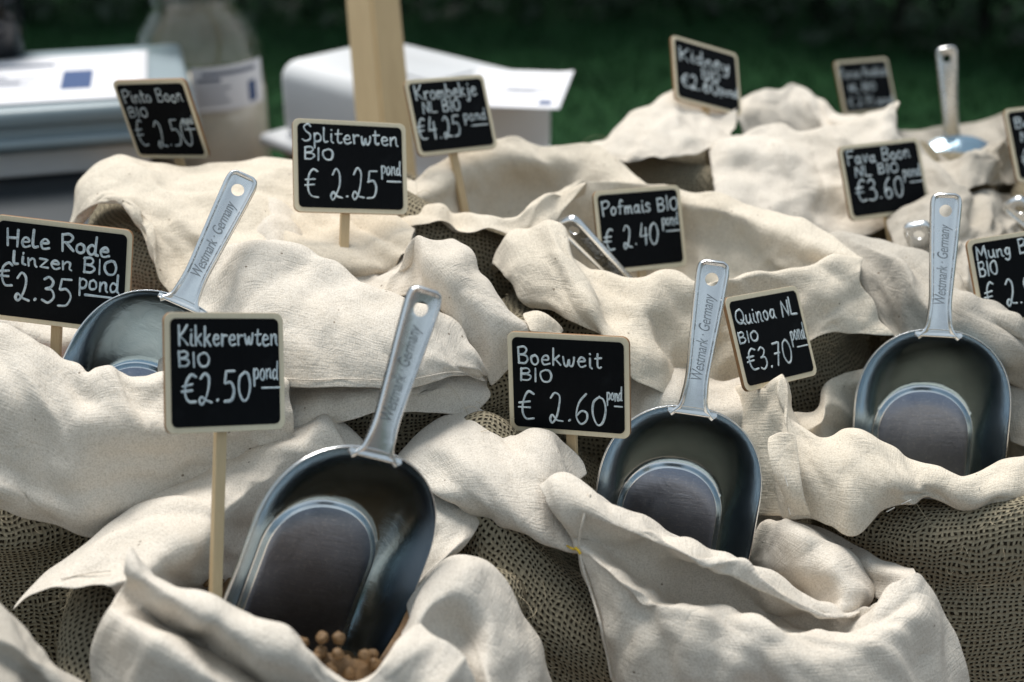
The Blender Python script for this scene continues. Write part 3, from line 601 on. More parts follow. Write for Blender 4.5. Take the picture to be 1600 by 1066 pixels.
# fava bean sack
e = sack(0.385, 1.210, 0.150, 0.115, 0.950, 23, front=.02, label='burlap sack half hidden under grey folds, below the fava bean sign')
c = Cloth()
c.add('''1300,392,119 1350,394,118 1397,412,117 1440,432,116 1490,460,114.5 1527,490,113 1583,522,112 1640,545,112
1296,371,114.5 1350,374,113.5 1397,393,112 1440,415,110 1490,445,107 1527,473,105 1583,503,104.3 1640,528,105
1300,385,113 1345,395,112 1385,412,110.6 1425,435,109 1470,462,106.4 1515,492,104.2 1575,522,103.7 1640,548,104.3
1330,415,110.5 1365,430,109.5 1397,450,108.5 1430,470,107.5 1470,495,106 1515,520,104.5 1570,545,103.7 1640,570,104.2
1350,450,109.5 1378,475,108.7 1410,500,107.7 1440,520,107 1475,540,106.2 1520,558,105.6 1570,575,105.2 1640,595,105.2
1375,500,108.5 1400,530,107.6 1425,555,107 1455,570,106.5 1490,582,106.3 1530,592,106.4 1575,602,106.6 1640,615,106.6''', seed=101, fold=1.8, su=.05, sv=.03, amp=.001)
c.add('''1385,345,126 1425,318,126 1470,300,125.5 1530,296,131 1590,308,138 1650,308,139
1392,375,122.5 1432,352,121.5 1475,338,120.5 1530,340,124 1590,350,134 1650,350,136
1405,410,119 1445,395,117.5 1485,388,116.5 1535,395,118 1590,405,124 1650,410,126
1425,450,117 1460,445,115.5 1495,440,114.5 1540,455,114.5 1590,470,115 1650,480,116
1440,500,116.5 1475,500,115.5 1510,500,114.5 1550,510,114.5 1600,525,115 1650,535,116''', seed=102, fold=2.2, su=.06, amp=.0012)
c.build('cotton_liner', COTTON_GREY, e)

# back right sack with upright scoop
e = sack(0.500, 1.500, 0.150, 0.110, 0.950, 25, 'burlap sack in dull grey folds under the reversed upright scoop at the back right')
c = Cloth()
c.add('''1396,226,145 1432,240,144 1482,256,143 1522,248,143 1562,236,144 1615,220,146
1399,196,139 1432,215,138 1482,233,137 1522,226,137 1562,215,138 1615,196,140
1405,218,135 1440,232,134 1490,246,133 1530,240,133 1570,225,137 1620,215,139
1412,258,132 1450,262,131 1500,262,130 1550,258,134 1580,258,138 1620,252,139
1420,300,129 1460,300,128 1510,292,128 1555,285,133 1590,288,138 1620,288,139''', seed=111, fold=2.2, su=.07, amp=.0012)
c.add('''1400,205,160 1450,200,163 1500,195,165 1540,185,165 1575,176,162 1620,172,160
1410,240,158 1455,240,160 1500,235,162 1540,228,162 1580,220,160 1620,215,158
1420,270,158 1460,270,160 1500,268,162 1540,262,162 1580,258,160 1620,255,158''', seed=112)
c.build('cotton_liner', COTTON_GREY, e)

# mung bean sack, right edge
e = sack(0.520, 1.060, 0.150, 0.115, 0.935, 27, 'burlap sack at the right edge beneath the mung bean sign')
c = Cloth()
c.add('''1530,560,112 1580,548,112 1640,545,113 1700,560,114
1545,590,107.5 1585,585,107.5 1640,590,108 1700,600,109
1570,640,105 1600,640,104.5 1645,645,104.5 1700,650,105.5
1580,690,104.5 1610,700,104 1650,705,104 1700,710,105''', seed=121)
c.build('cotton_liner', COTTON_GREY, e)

# sacks only partly in view
e = sack(0.600, 1.300, 0.120, 0.115, 0.960, 29, 'burlap sack in shadow below the half seen sign at the right edge')
e = sack(0.430, 1.780, 0.150, 0.110, 0.800, 31, 'rearmost burlap sack hidden behind the pale liner, carrying the small blurred sign')
e = sack(-0.440, 0.610, 0.150, 0.110, 0.900, 33, 'blurred burlap sack with dark grey green liner folds in the bottom left corner')
c = Cloth()
c.add('''-120,925,80 -40,918,78 20,955,78 62,985,77.5 103,1020,77 140,1065,77
-120,945,76 -40,950,75 20,985,74.5 60,1015,74 98,1050,74 130,1095,74
-120,975,73.5 -40,985,73 18,1010,73 55,1040,73 88,1075,73 118,1115,73
-120,1010,73 -40,1020,73 15,1038,73.5 50,1065,74 80,1100,74 105,1140,74
-120,1060,71.5 -40,1065,71.5 12,1080,72 45,1105,72.5 72,1135,72.5 95,1170,73
-120,1120,72 -40,1125,72 10,1135,72 42,1150,72.5 68,1170,73 90,1195,73''', seed=131, fold=1.6, su=.06, sv=.05, amp=.001)
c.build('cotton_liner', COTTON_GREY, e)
# ---------------------------------------------------------------- handwriting
GL = {  # strokes in units of cap height; (width, [strokes]); ~ prefix = straight corners
'P': (.55, ['0,1 .04,0', '0,.93 .3,1.03 .52,.85 .42,.6 .05,.48']),
'B': (.55, ['0,1 .03,0', '0,.95 .3,1.02 .45,.82 .3,.58 .05,.53', '.05,.53 .38,.5 .52,.27 .35,.03 .02,.02']),
'S': (.55, ['.5,.9 .3,1.02 .08,.85 .2,.6 .45,.42 .45,.12 .2,0 .0,.08']),
'K': (.6, ['0,1 .04,0', '.52,1 .3,.7 .06,.48', '.06,.48 .3,.3 .56,.02']),
'H': (.6, ['0,1 .03,0', '.5,1 .53,0', '.02,.48 .52,.5']),
'R': (.58, ['0,1 .04,0', '0,.95 .3,1.03 .5,.82 .35,.58 .05,.5', '.2,.5 .55,.05']),
'Q': (.68, ['.4,.98 .12,.85 .02,.45 .15,.08 .42,.05 .62,.35 .6,.75 .42,.98', '.35,.28 .5,.1 .68,-.05']),
'N': (.62, ['~0,0 .05,1 .5,.02 .55,1']),
'F': (.52, ['.0,.97 .02,0', '0,.97 .5,1', '.02,.52 .4,.55']),
'M': (.75, ['~0,0 .08,1 .35,.3 .6,1 .7,0']),
'L': (.5, ['~.02,1 .0,.02 .46,0']),
'l': (.26, ['.02,1 .0,.25 .08,.02 .24,.06']),
'J': (.4, ['.3,1 .3,.2 .1,0 0,.1']),
'I': (.2, ['.08,1 .1,0']),
'O': (.62, ['.3,.95 .05,.75 .02,.35 .2,.03 .48,.08 .58,.5 .48,.88 .3,.95']),
'i': (.2, ['.08,.55 .08,.1 .18,0', '.07,.78 .09,.8']),
'n': (.45, ['.02,.55 .05,0', '.05,.35 .2,.55 .34,.48 .36,.1 .45,.0']),
't': (.36, ['.14,.85 .13,.15 .25,0 .35,.06', '0,.56 .34,.6']),
'o': (.44, ['.2,.55 .04,.42 .04,.12 .2,0 .36,.12 .36,.4 .2,.55']),
'p': (.46, ['.02,.55 .06,-.38', '.04,.4 .2,.57 .4,.42 .36,.12 .16,.02 .06,.1']),
'e': (.44, ['.04,.3 .36,.34 .3,.52 .14,.53 .03,.3 .1,.05 .25,0 .42,.08']),
'r': (.36, ['.02,.55 .06,0', '.06,.33 .18,.52 .34,.5']),
'w': (.6, ['0,.52 .06,.1 .18,.02 .28,.4 .32,.08 .44,.02 .54,.3 .55,.55']),
'u': (.45, ['.02,.55 .04,.12 .18,0 .34,.15 .36,.55', '.36,.3 .38,.05 .44,0']),
'm': (.62, ['.02,.55 .04,0', '.05,.35 .17,.54 .27,.42 .28,.02', '.28,.35 .42,.54 .52,.4 .54,.05 .6,0']),
'b': (.46, ['.04,1 .05,.02', '.06,.4 .24,.55 .42,.35 .34,.05 .06,.05']),
'k': (.46, ['.03,1 .05,0', '.36,.58 .07,.28', '.14,.33 .42,.02']),
'j': (.26, ['.16,.55 .18,-.2 .06,-.36 -.04,-.25', '.15,.8 .17,.82']),
'd': (.5, ['.36,.45 .16,.54 .02,.3 .12,.02 .3,.08 .38,.3', '.4,1 .38,.15 .48,0']),
'z': (.46, ['~.02,.54 .4,.54 .05,.0 .44,-.02']),
'a': (.48, ['.36,.46 .16,.54 .03,.28 .14,.02 .3,.1 .37,.4', '.37,.52 .38,.12 .47,0']),
's': (.4, ['.34,.48 .18,.56 .06,.44 .18,.3 .34,.16 .22,0 .03,.05']),
'f': (.4, ['.4,.92 .26,1 .18,.8 .17,.2 .15,0', '.02,.52 .36,.56']),
'v': (.44, ['.02,.55 .18,.02 .38,.55']),
'y': (.46, ['.02,.55 .08,.2 .22,.15 .36,.5', '.38,.55 .34,-.1 .2,-.36 .02,-.3']),
'g': (.46, ['.36,.45 .18,.55 .04,.3 .16,.06 .34,.2 .36,.5', '.37,.52 .36,-.15 .2,-.36 .02,-.26']),
'0': (.56, ['.28,1 .06,.8 .02,.35 .2,.0 .42,.08 .52,.5 .44,.9 .28,1']),
'2': (.56, ['.04,.82 .2,1 .38,.85 .38,.5 .26,.15 .1,-.06 .0,.06 .1,.2 .28,.06 .52,.0']),
'3': (.5, ['.04,.9 .22,1 .4,.85 .34,.64 .14,.55', '.14,.55 .38,.5 .44,.22 .24,.0 .02,.08']),
'4': (.55, ['~.2,1 .04,.42 .5,.45', '.42,.8 .4,.0']),
'5': (.52, ['~.46,1 .1,.98 .06,.6', '.06,.6 .32,.64 .46,.38 .34,.04 .04,.0']),
'6': (.52, ['.38,1 .12,.7 .03,.25 .2,.0 .42,.12 .42,.38 .22,.46 .06,.28']),
'7': (.5, ['~.02,.97 .44,1 .2,.0', '.08,.5 .4,.53']),
'8': (.5, ['.4,.88 .22,1 .06,.82 .2,.58 .4,.3 .24,.0 .04,.2 .2,.5 .4,.8 .38,.9']),
'9': (.5, ['.4,.85 .2,1 .04,.75 .18,.5 .4,.7 .4,.85', '.41,.95 .38,.3 .3,.0']),
'.': (.24, ['.08,.02 .11,.04']),
'\u20ac': (.62, ['.55,.92 .36,1 .16,.75 .12,.3 .28,.02 .58,.02', '.0,.6 .42,.64', '-.02,.4 .4,.43']),
' ': (.36, []),
}
def ribbon(bm, pts, r, y0, rng):
    """a raised chalk marker stroke lying on the board (local x,z; y towards the viewer is negative)"""
    p = np.asarray(pts, float)
    if len(p) < 2: return
    t = np.gradient(p, axis=0); t /= (np.linalg.norm(t, axis=1, keepdims=True) + 1e-9)
    s = np.stack([-t[:, 1], t[:, 0]], 1)
    p = np.concatenate([[p[0] - t[0] * r], [p[0] - t[0] * r * .75], p, [p[-1] + t[-1] * r * .75], [p[-1] + t[-1] * r]])
    s = np.concatenate([[s[0]] * 2, s, [s[-1]] * 2])
    wv = 1 + 0.14 * cr(rng.standard_normal(max(3, len(p) // 5)), np.linspace(0, max(3, len(p) // 5) - 1, len(p)))
    rad = r * wv; rad[0] *= .25; rad[1] *= .72; rad[-1] *= .25; rad[-2] *= .72
    rings = []
    for k in range(len(p)):
        ring = []
        for a, h in ((-1, 0), (-.6, .00028), (0, .00036), (.6, .00028), (1, 0)):
            q = p[k] + s[k] * a * rad[k]; ring.append(bm.verts.new((q[0], y0 - h, q[1])))
        rings.append(ring)
    for a, b in zip(rings[:-1], rings[1:]):
        for i in range(4): bm.faces.new((a[i], a[i + 1], b[i + 1], b[i]))
def write(bm, txt, W, H, u0, u1, vb, cap, r, y0, rng, shear=0.03):
    wd = sum(GL[ch][0] + .12 for ch in txt) - .12
    sx = (u1 - u0) * W / wd; sz = cap * H
    x = 0.0
    for ch in txt:
        gw, strokes = GL[ch]; dz = rng.normal(0, .025); ds = 1 + rng.normal(0, .04)
        for s in strokes:
            straight = s[0] == '~'; q = np.array([[float(v) for v in a.split(',')] for a in s.lstrip('~').split()])
            q = q + rng.normal(0, .012, q.shape)
            if straight or len(q) == 2:
                dd = []
                for a, b in zip(q[:-1], q[1:]): dd.append(a + (b - a) * np.linspace(0, 1, 6)[:, None])
                q = np.concatenate(dd); keep = np.concatenate([[True], np.linalg.norm(np.diff(q, axis=0), axis=1) > 1e-4]); q = q[keep]
            else: q = cr(q, np.linspace(0, len(q) - 1, 5 * len(q)))
            X = -W / 2 + u0 * W + (x + q[:, 0]) * sx + shear * q[:, 1] * sz
            Z = H / 2 - vb * H + (q[:, 1] * ds + dz) * sz
            X = np.clip(X, -W / 2 + .0032, W / 2 - .0032)
            ribbon(bm, np.stack([X, Z], 1), r, y0, rng)
        x += gw + .12

def rrect(w_, h_, r, n=6):
    o = []
    for cx, cz, a0 in ((w_ / 2 - r, h_ / 2 - r, 0), (-w_ / 2 + r, h_ / 2 - r, 90), (-w_ / 2 + r, -h_ / 2 + r, 180), (w_ / 2 - r, -h_ / 2 + r, 270)):
        for k in range(n + 1):
            a = R_(a0 + 90 * k / n); o.append((cx + r * math.cos(a), cz + r * math.sin(a)))
    return o
def slab(name, outline, y0, y1, m, parent, bev=0.0, m2=None):
    bm = bmesh.new()
    a = [bm.verts.new((x, y0, z)) for x, z in outline]; b = [bm.verts.new((x, y1, z)) for x, z in outline]
    bm.faces.new(a); bm.faces.new(b[::-1]); n = len(a); side = []
    for i in range(n): side.append(bm.faces.new((a[i], a[(i + 1) % n], b[(i + 1) % n], b[i])))
    bmesh.ops.recalc_face_normals(bm, faces=bm.faces)
    if m2 is not None:
        for f in side: f.material_index = 1
    me = bpy.data.meshes.new(name); bm.to_mesh(me); bm.free(); me.materials.append(m)
    if m2 is not None: me.materials.append(m2)
    o = bpy.data.objects.new(name, me); COL.objects.link(o); o.parent = parent
    if bev: bevel(o, bev, 2)
    return o
GB = 'chalk price signs on wooden sticks'
def price_sign(px, py, d, yaw, tilt, roll, W, H, lines, stick_len, label, seed, sx=0.0, r=0.00085, sroll=0.0):
    r *= .80
    y, t, q = R_(yaw), R_(tilt), R_(roll)
    M = (Matrix.Rotation(y, 4, 'Z') @ Matrix.Rotation(t, 4, 'X') @ Matrix.Rotation(q, 4, 'Y'))
    e = empty('price_sign', P(px, py, d), label, 'price sign', GB)
    e.matrix_world = Matrix.Translation(Vector(P(px, py, d))) @ M
    slab('sign_frame', rrect(W, H, .0052), -.0003, .0028, PLY, e, .0004, PLY_EDGE)
    slab('chalk_panel', rrect(W - .0072, H - .0072, .0036), -.0009, .0004, SLATE, e)
    rng = np.random.default_rng(seed); bm = bmesh.new()
    for L in lines:
        txt, u0, u1, vb, cap = L[:5]
        rr = r * (L[5] if len(L) > 5 else 1)
        if txt == '_':
            xs = np.linspace(-W / 2 + u0 * W, -W / 2 + min(u1, .96) * W, 8); ribbon(bm, np.stack([xs, H / 2 - vb * H + 0 * xs], 1), rr, -.0009, rng)
        else: write(bm, txt, W, H, u0, u1, vb, cap, rr, -.0009, rng)
    me = bpy.data.meshes.new('lettering'); bm.to_mesh(me); bm.free(); me.materials.append(CHALK)
    o = bpy.data.objects.new('lettering', me); COL.objects.link(o); o.parent = e
    # stick glued behind the plate
    wd = .0034
    s = slab('stick', [(sx - wd, H * .30), (sx + wd, H * .30), (sx + wd, -H / 2 - stick_len), (sx + wd * .2, -H / 2 - stick_len - .012), (sx - wd * .2, -H / 2 - stick_len - .012), (sx - wd, -H / 2 - stick_len)], .0029, .0082, STICK, e, .0006)
    if sroll: s.rotation_euler = (0, R_(sroll), 0)
    return e

price_sign(353, 581.6, .844, 39.1, -22.0, 15.2, .0762, .0708, [('Kikkererwten', .11, .94, .275, 0.160), ('BIO', .11, .36, .45, 0.123), ('\u20ac2.50', .13, .70, .745, 0.244, 1.15), ('pond', .73, .94, .565, 0.152, .85), ('_', .80, .95, .64, 0, .9)], .105, 'black chalk sign for chickpeas, on a tall stick beside the largest scoop', 1, sroll=3)
price_sign(887.8, 601.5, .948, -21.1, -11.2, -6.1, .0851, .0691, [('Boekweit', .09, .78, .31, 0.168), ('BIO', .11, .37, .48, 0.123), ('\u20ac 2.60', .09, .81, .87, 0.282, 1.0), ('pond', .82, .94, .62, 0.133, .75), ('_', .88, .94, .68, 0, .8)], .075, 'black chalk sign for buckwheat, its lower left corner behind a lobe of cloth', 2)
price_sign(1205.9, 527.1, 1.009, 44.1, -29.3, 9.3, .0792, .0671, [('Quinoa NL', .08, .90, .31, .175), ('BIO', .06, .31, .50, .115), ('\u20ac3.70', .10, .70, .80, .235), ('pond', .74, .94, .585, 0.171, .85), ('_', .80, .94, .66, 0, .85)], .06, 'black chalk sign for Dutch quinoa, tilted beside a scoop handle', 3)
price_sign(1600, 432.3, 1.066, 11.1, -28.5, -4.2, .0824, .0673, [('Mung Boon', .07, .80, .24, 0.151), ('BIO', .07, .25, .43, 0.152), ('\u20ac 2.99', .08, .66, .78, 0.263), ('pond', .72, .95, .55, 0.142, .8), ('_', .78, .94, .63, 0, .8)], .06, 'black chalk sign for mung beans, cut by the right edge of the photo', 4)
price_sign(96.3, 429.7, .975, -3.0, -11.8, 5.7, .0957, .0733, [('Hele Rode', .10, .84, .27, 0.160, 1.3), ('linzen BIO', .15, .90, .445, 0.134, 1.2), ('\u20ac', .05, .15, .66, 0.226, 1.2), ('2.35', .17, .58, .77, 0.254, 1.3), ('pond', .63, .92, .605, 0.171, 1.1), ('_', .68, .87, .66, 0, 1.3)], .07, 'large black chalk sign for whole red lentils, at the left edge', 5, sx=-.004)
price_sign(548, 261.1, 1.07, 22.7, -28.1, 9.3, .0873, .0705, [('Spliterwten', .08, .92, .25, 0.168), ('BIO', .10, .35, .44, 0.123), ('\u20ac 2.25', .10, .73, .83, 0.291), ('pond', .77, .94, .57, 0.152, .85), ('_', .82, .94, .645, 0, .9)], .085, 'black chalk sign for split peas, standing highest on a long bare stick', 6, sx=-.002, sroll=3)
price_sign(705.5, 179.6, 1.237, 34.7, -27.8, 4.6, .0800, .0670, [('Krombekje', .10, .86, .27, 0.185), ('NL BIO', .16, .62, .45, 0.143), ('\u20ac4.25', .04, .57, .79, 0.273), ('pond', .64, .92, .60, 0.152, .85), ('_', .72, .92, .67, 0, .85)], .07, 'black chalk sign for krombek beans, in front of the wooden post', 7, sx=-.003)
price_sign(251.2, 187.1, 1.223, -25.4, 9.0, -8.1, .0804, .0725, [('Pinto Boon', .10, .90, .27, 0.168, .8), ('BIO', .10, .36, .46, 0.123, .8), ('\u20ac 2.50', .10, .86, .83, 0.320, .9), ('pond', .80, .94, .55, 0.104, .6), ('_', .80, .94, .62, 0, .7)], .05, 'slanting black chalk sign for pinto beans, in front of the glass jar', 8)
price_sign(1000.9, 358.2, 1.167, 24.2, -23.1, 3.6, .0800, .0677, [('Pofmais BIO', .08, .95, .30, 0.168), ('\u20ac 2.40', .07, .69, .70, 0.263, 1.05), ('pond', .75, .94, .48, 0.152, .85), ('_', .79, .94, .555, 0, .9)], .06, 'black chalk sign for popcorn maize, half crossed by a slanting scoop handle', 9)
price_sign(1104.6, 119, 1.421, 41.8, -32.1, 22.9, .0882, .0685, [('Kidney', .10, .85, .36, 0.202, 1.2), ('BIO', .42, .68, .55, 0.152, 1.1), ('\u20ac2.60', .10, .65, .77, 0.207, 1.2), ('pond', .68, .95, .74, 0.152, 1)], .05, 'black chalk sign for kidney beans, sloping down to the right against the grass', 10)
price_sign(1353.1, 134.7, 1.725, 26.4, -29.3, 2.5, .0798, .0667, [('Persie Krokkel', .06, .94, .33, 0.168, .8), ('NL BIO', .17, .66, .58, 0.134, .9), ('\u20ac 2.75 pond', .12, .95, .86, 0.169, .8)], .16, 'smallest and most blurred black chalk sign, its foot hidden behind a pale cloth edge', 11)
price_sign(1382.4, 279.6, 1.265, 19.9, -28.8, .1, .0830, .0671, [('Fava Boon', .08, .85, .26, 0.176), ('NL BIO', .15, .68, .43, 0.134), ('\u20ac3.60', .12, .70, .76, 0.273, 1.05), ('pond', .73, .95, .51, 0.152, .85), ('_', .80, .95, .59, 0, .9)], .06, 'black chalk sign for fava beans, above the tip of the tall right hand scoop handle', 12)
price_sign(1642.2, 221.1, 1.331, 13.2, -31.5, -2.1, .0852, .0707, [('Bonen', .10, .55, .28, 0.151), ('NL BIO', .14, .60, .46, 0.126), ('\u20ac 2.80', .10, .70, .82, 0.263)], .06, 'black chalk sign half outside the photo at the upper right edge', 13)

# ---------------------------------------------------------------- scoops
def bowl_mesh():
    """inner surface from the floor middle out to the rim, opening towards -y"""
    wf, ya, wr, yr, hr = .0326, .0752, .0544, .1266, .0338
    yo = -.055                                        # front lip
    nt_ = 81
    def U(wd, apex, r_arc, y0, ex):
        pts = []
        for t in np.linspace(-1, 1, nt_):
            a = abs(t)
            if a > .52: y = y0 + (1 - a) / .48 * (apex - r_arc - y0); x = wd
            else:
                th = (.52 - a) / .52 * math.pi / 2; x = wd * abs(math.cos(th)) ** ex; y = apex - r_arc + r_arc * abs(math.sin(th)) ** ex
            pts.append((math.copysign(x, t) if t else 0.0, y))
        return np.array(pts)
    fl = U(wf, ya, .034, yo + .002, .92); rm = U(wr, yr, .060, yo + .012, .88)
    rm[:, 0] *= 1 - .10 * np.clip((.02 - rm[:, 1]) / .07, 0, 1)
    rows = []
    cx = np.zeros(nt_)
    for s in (0, .35, .7, .9): rows.append(np.column_stack([fl[:, 0] * s, fl[:, 1] * 1.0 if s > .95 else yo + .002 + (fl[:, 1] - yo - .002) * s, np.full(nt_, .0030)]))
    d = rm - fl
    rows.append(np.column_stack([fl, np.full(nt_, .0030)]))
    nrm = np.column_stack([fl[:, 0], np.maximum(fl[:, 1] - (ya - .034), 0)]); nrm /= (np.linalg.norm(nrm, axis=1, keepdims=True) + 1e-9)
    for o, z in ((.0009, .0026), (.0020, .0017), (.0030, .0006), (.0042, .0001)): rows.append(np.column_stack([fl + nrm * o, np.full(nt_, z)]))
    f2 = fl + nrm * .0042; d = rm - f2
    hgt = hr * (1 - .75 * np.clip((.045 - rm[:, 1]) / .10, 0, 1) ** 1.5)
    for s in np.linspace(.08, 1, 16):
        k = 1 - (1 - s) ** 1.25
        rows.append(np.column_stack([f2 + d * k, .0001 + hgt * (.55 * s + .45 * s ** 2.2)]))
    rows.append(np.column_stack([rm + d / np.linalg.norm(d, axis=1, keepdims=True) * .0007, hgt + .0002]))
    X = np.stack(rows)
    return X
def grid_obj(name, X, m, parent):
    mm, n, _ = X.shape
    return from_data(name, X.reshape(-1, 3), grid_faces(mm, n), m, parent)
def handle_mesh():
    """cast bar: outline widens from the neck to a rounded end with a hanging hole; local u along the bar, w across, h up"""
    Lh = .104
    u = np.array([-.0022, -.0004, .0024, .0095, .022, .045, .070, .088, .096, .1015, Lh]); hw = np.array([.0165, .0128, .0100, .0088, .0080, .0089, .0101, .0108, .0109, .0096, .0060])
    u = u * .948; t = np.linspace(0, len(u) - 1, 44); uu = cr(u, t); ww = cr(hw, t)
    out = [(a, b) for a, b in zip(uu, ww)] + [(a, -b) for a, b in zip(uu[::-1], ww[::-1])]
    o = np.array(out); o[:, 0] -= np.clip(1 - (o[:, 0] + .0022) / .012, 0, 1) * o[:, 1] ** 2 * 11
    tn = np.roll(o, -1, 0) - np.roll(o, 1, 0); tn /= np.linalg.norm(tn, axis=1, keepdims=True); inn = np.column_stack([tn[:, 1], -tn[:, 0]])
    if np.mean(np.sum(inn * (o - o.mean(0)), 1)) > 0: inn = -inn
    def lim(k):
        q = o + inn * k; return q
    lev = [(0, -.0012), (0, .0014), (.0005, .0026), (.0014, .0032), (.0023, .0028), (.0032, .0011), (.0040, .0007)]
    lev = [(a * .9, b) for a, b in lev]
    rings = [np.column_stack([lim(a), np.full(len(o), -b)]) for a, b in lev[::-1]] + [np.column_stack([lim(a), np.full(len(o), b)]) for a, b in lev]
    fz = .45 + .55 * np.clip((o[:, 0] + .004) / .014, 0, 1) ** 1.2
    for r_ in rings: r_[:, 2] *= fz
    bm = bmesh.new(); n = len(o)
    vs = [[bm.verts.new((q[0], q[1], q[2])) for q in np.column_stack([r_[:, :2], r_[:, 2]])] for r_ in rings]
    for a_, b_ in zip(vs[:-1], vs[1:]):
        for i in range(n): bm.faces.new((a_[i], a_[(i + 1) % n], b_[(i + 1) % n], b_[i]))
    def cap(loop, z):
        hole = [bm.verts.new((.0858 + .0044 * math.cos(2 * math.pi * k / 32), .0044 * math.sin(2 * math.pi * k / 32), z)) for k in range(32)]
        ed = [bm.edges.get((loop[i], loop[(i + 1) % n])) for i in range(n)] + [bm.edges.new((hole[i], hole[(i + 1) % 32])) for i in range(32)]
        bmesh.ops.triangle_fill(bm, use_beauty=True, use_dissolve=False, edges=ed)
        return hole
    h0 = cap(vs[0], vs[0][0].co.z); h1 = cap(vs[-1], vs[-1][0].co.z)
    for i in range(32): bm.faces.new((h0[i], h0[(i + 1) % 32], h1[(i + 1) % 32], h1[i]))
    bmesh.ops.recalc_face_normals(bm, faces=bm.faces)
    me = bpy.data.meshes.new('handle'); bm.to_mesh(me); bm.free(); me.materials.append(ALU_H); return me
ALU_T = plain('tarnished_aluminium', (0.36, 0.37, 0.38), 0.40, 1.0)
GSC = 'cast aluminium grain scoops'
_tpl = {}
def scoop(origin, M, label):
    e = empty('grain_scoop', origin, label, 'scoop', GSC)
    if 'bowl' not in _tpl:
        X = bowl_mesh()
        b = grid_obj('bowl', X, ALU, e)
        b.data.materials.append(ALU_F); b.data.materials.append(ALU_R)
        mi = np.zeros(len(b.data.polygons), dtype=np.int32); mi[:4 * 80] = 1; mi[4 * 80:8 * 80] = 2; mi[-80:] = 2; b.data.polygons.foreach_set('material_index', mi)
        s = b.modifiers.new('solid', 'SOLIDIFY'); s.thickness = .0014; s.offset = -1; s.material_offset_rim = 2
        s = b.modifiers.new('bev', 'BEVEL'); s.width = .0006; s.segments = 2; s.limit_method = 'ANGLE'; s.angle_limit = R_(50)
        me = handle_mesh()
        h = bpy.data.objects.new('handle', me); COL.objects.link(h); h.parent = e
        me.polygons.foreach_set('use_smooth', [True] * len(me.polygons))
        if hasattr(me, 'set_sharp_from_angle'): me.set_sharp_from_angle(angle=R_(38))
        # bar axis: from the rim apex up and slightly outwards
        a = Vector((0, .0938, -.0150)).normalized(); wv = Vector((-1, 0, 0)); nv = a.cross(wv).normalized()
        if nv.z < 0: nv = -nv; wv = -wv
        h.matrix_local = Matrix(((a.x, wv.x, nv.x, 0), (a.y, wv.y, nv.y, .1262), (a.z, wv.z, nv.z, .0330), (0, 0, 0, 1)))
        tc = bpy.data.curves.new('lettering', 'FONT'); tc.body = 'Westmark \u00b7 Germany'; tc.size = .0105; tc.extrude = .0004; tc.shear = .30; tc.align_x = 'CENTER'; tc.align_y = 'CENTER'; tc.space_character = .95; tc.offset = -.00006
        to = bpy.data.objects.new('lettering', tc); COL.objects.link(to); bpy.context.view_layer.update()
        tm = bpy.data.meshes.new_from_object(to.evaluated_get(bpy.context.evaluated_depsgraph_get())); tm.name = 'lettering'
        bpy.data.objects.remove(to)
        co_ = np.empty(len(tm.vertices) * 3); tm.vertices.foreach_get('co', co_); co_ = co_.reshape(-1, 3); wd = np.ptp(co_[:, 0]); co_[:, 0] = (co_[:, 0] - co_[:, 0].mean()) * (.057 / wd) + .048
        co_[:, 2] += .0009; tm.vertices.foreach_set('co', co_.ravel()); tm.update(); tm.materials.clear(); tm.materials.append(ALU_T)
        to = bpy.data.objects.new('lettering', tm); COL.objects.link(to); to.parent = h
        _tpl.update(bowl=b, handle=h, let=to)
    else:
        b = _tpl['bowl'].copy(); COL.objects.link(b); b.parent = e; b.matrix_parent_inverse = Matrix.Identity(4)
        h = _tpl['handle'].copy(); COL.objects.link(h); h.parent = e
        t = _tpl['let'].copy(); COL.objects.link(t); t.parent = h
    _tpl['bowl'].matrix_parent_inverse = Matrix.Identity(4)
    e.matrix_world = Matrix.Translation(Vector(origin)) @ Matrix(M).to_4x4()
    return e
def basis(yax, zax):
    """rotation with local y along yax (towards the handle) and local z (open side) near zax"""
    y = Vector(yax).normalized(); z = Vector(zax); x = y.cross(z).normalized(); z = x.cross(y)
    return [[x[i], y[i], z[i]] for i in range(3)]
scoop((-0.1343, 0.7219, 0.8761), [[0.8724, 0.3561, 0.337], [0.269, 0.2258, -0.9393], [-0.4081, 0.9101, 0.1012]], 'largest metal scoop, standing in the chickpeas at the front left')
scoop((0.1034, 0.8389, 0.8311), [[0.99, 0.1388, -0.0261], [-0.0585, 0.237, -0.9729], [-0.128, 0.9647, 0.2428]], 'metal scoop in the front centre sack, between the buckwheat and quinoa signs')
scoop((0.3072, 0.9289, 0.8435), [[0.9908, 0.0342, -0.1314], [-0.1353, 0.2673, -0.9572], [0.0024, 0.9662, 0.2695]], 'darkest upright metal scoop at the right with its whole round back rim in view')
scoop((-.2735, .8382, .9096), [[.9089, .3928, .1404], [-.0828, .4998, -.8622], [-.4088, .772, .4867]], 'metal scoop leaning right with its bowl half hidden behind the chickpea sign')
def scoop_at(tip, dt, neck, dn, face, label):
    a = Vector(P(*tip, dt)); b = Vector(P(*neck, dn)); ax = (a - b).normalized()
    M = basis(ax, face); Mm = Matrix(M)
    return scoop(a - Mm @ Vector((0, .2240, .018)), M, label)
scoop_at((880, 343), 1.105, (990, 430), 1.150, (-.46, -.85, -.25), 'metal scoop of which only the slanting handle shows, crossing the popcorn maize sign')
scoop_at((1430, 347), 1.15, (1455, 440), 1.178, (.25, .9, .3), 'metal scoop showing only a dark handle tip behind a taller scoop handle')
scoop_at((1478, 72), 1.524, (1488, 184), 1.535, (.1, .95, -.1), 'metal scoop seen from behind, upright and dark against the grass')
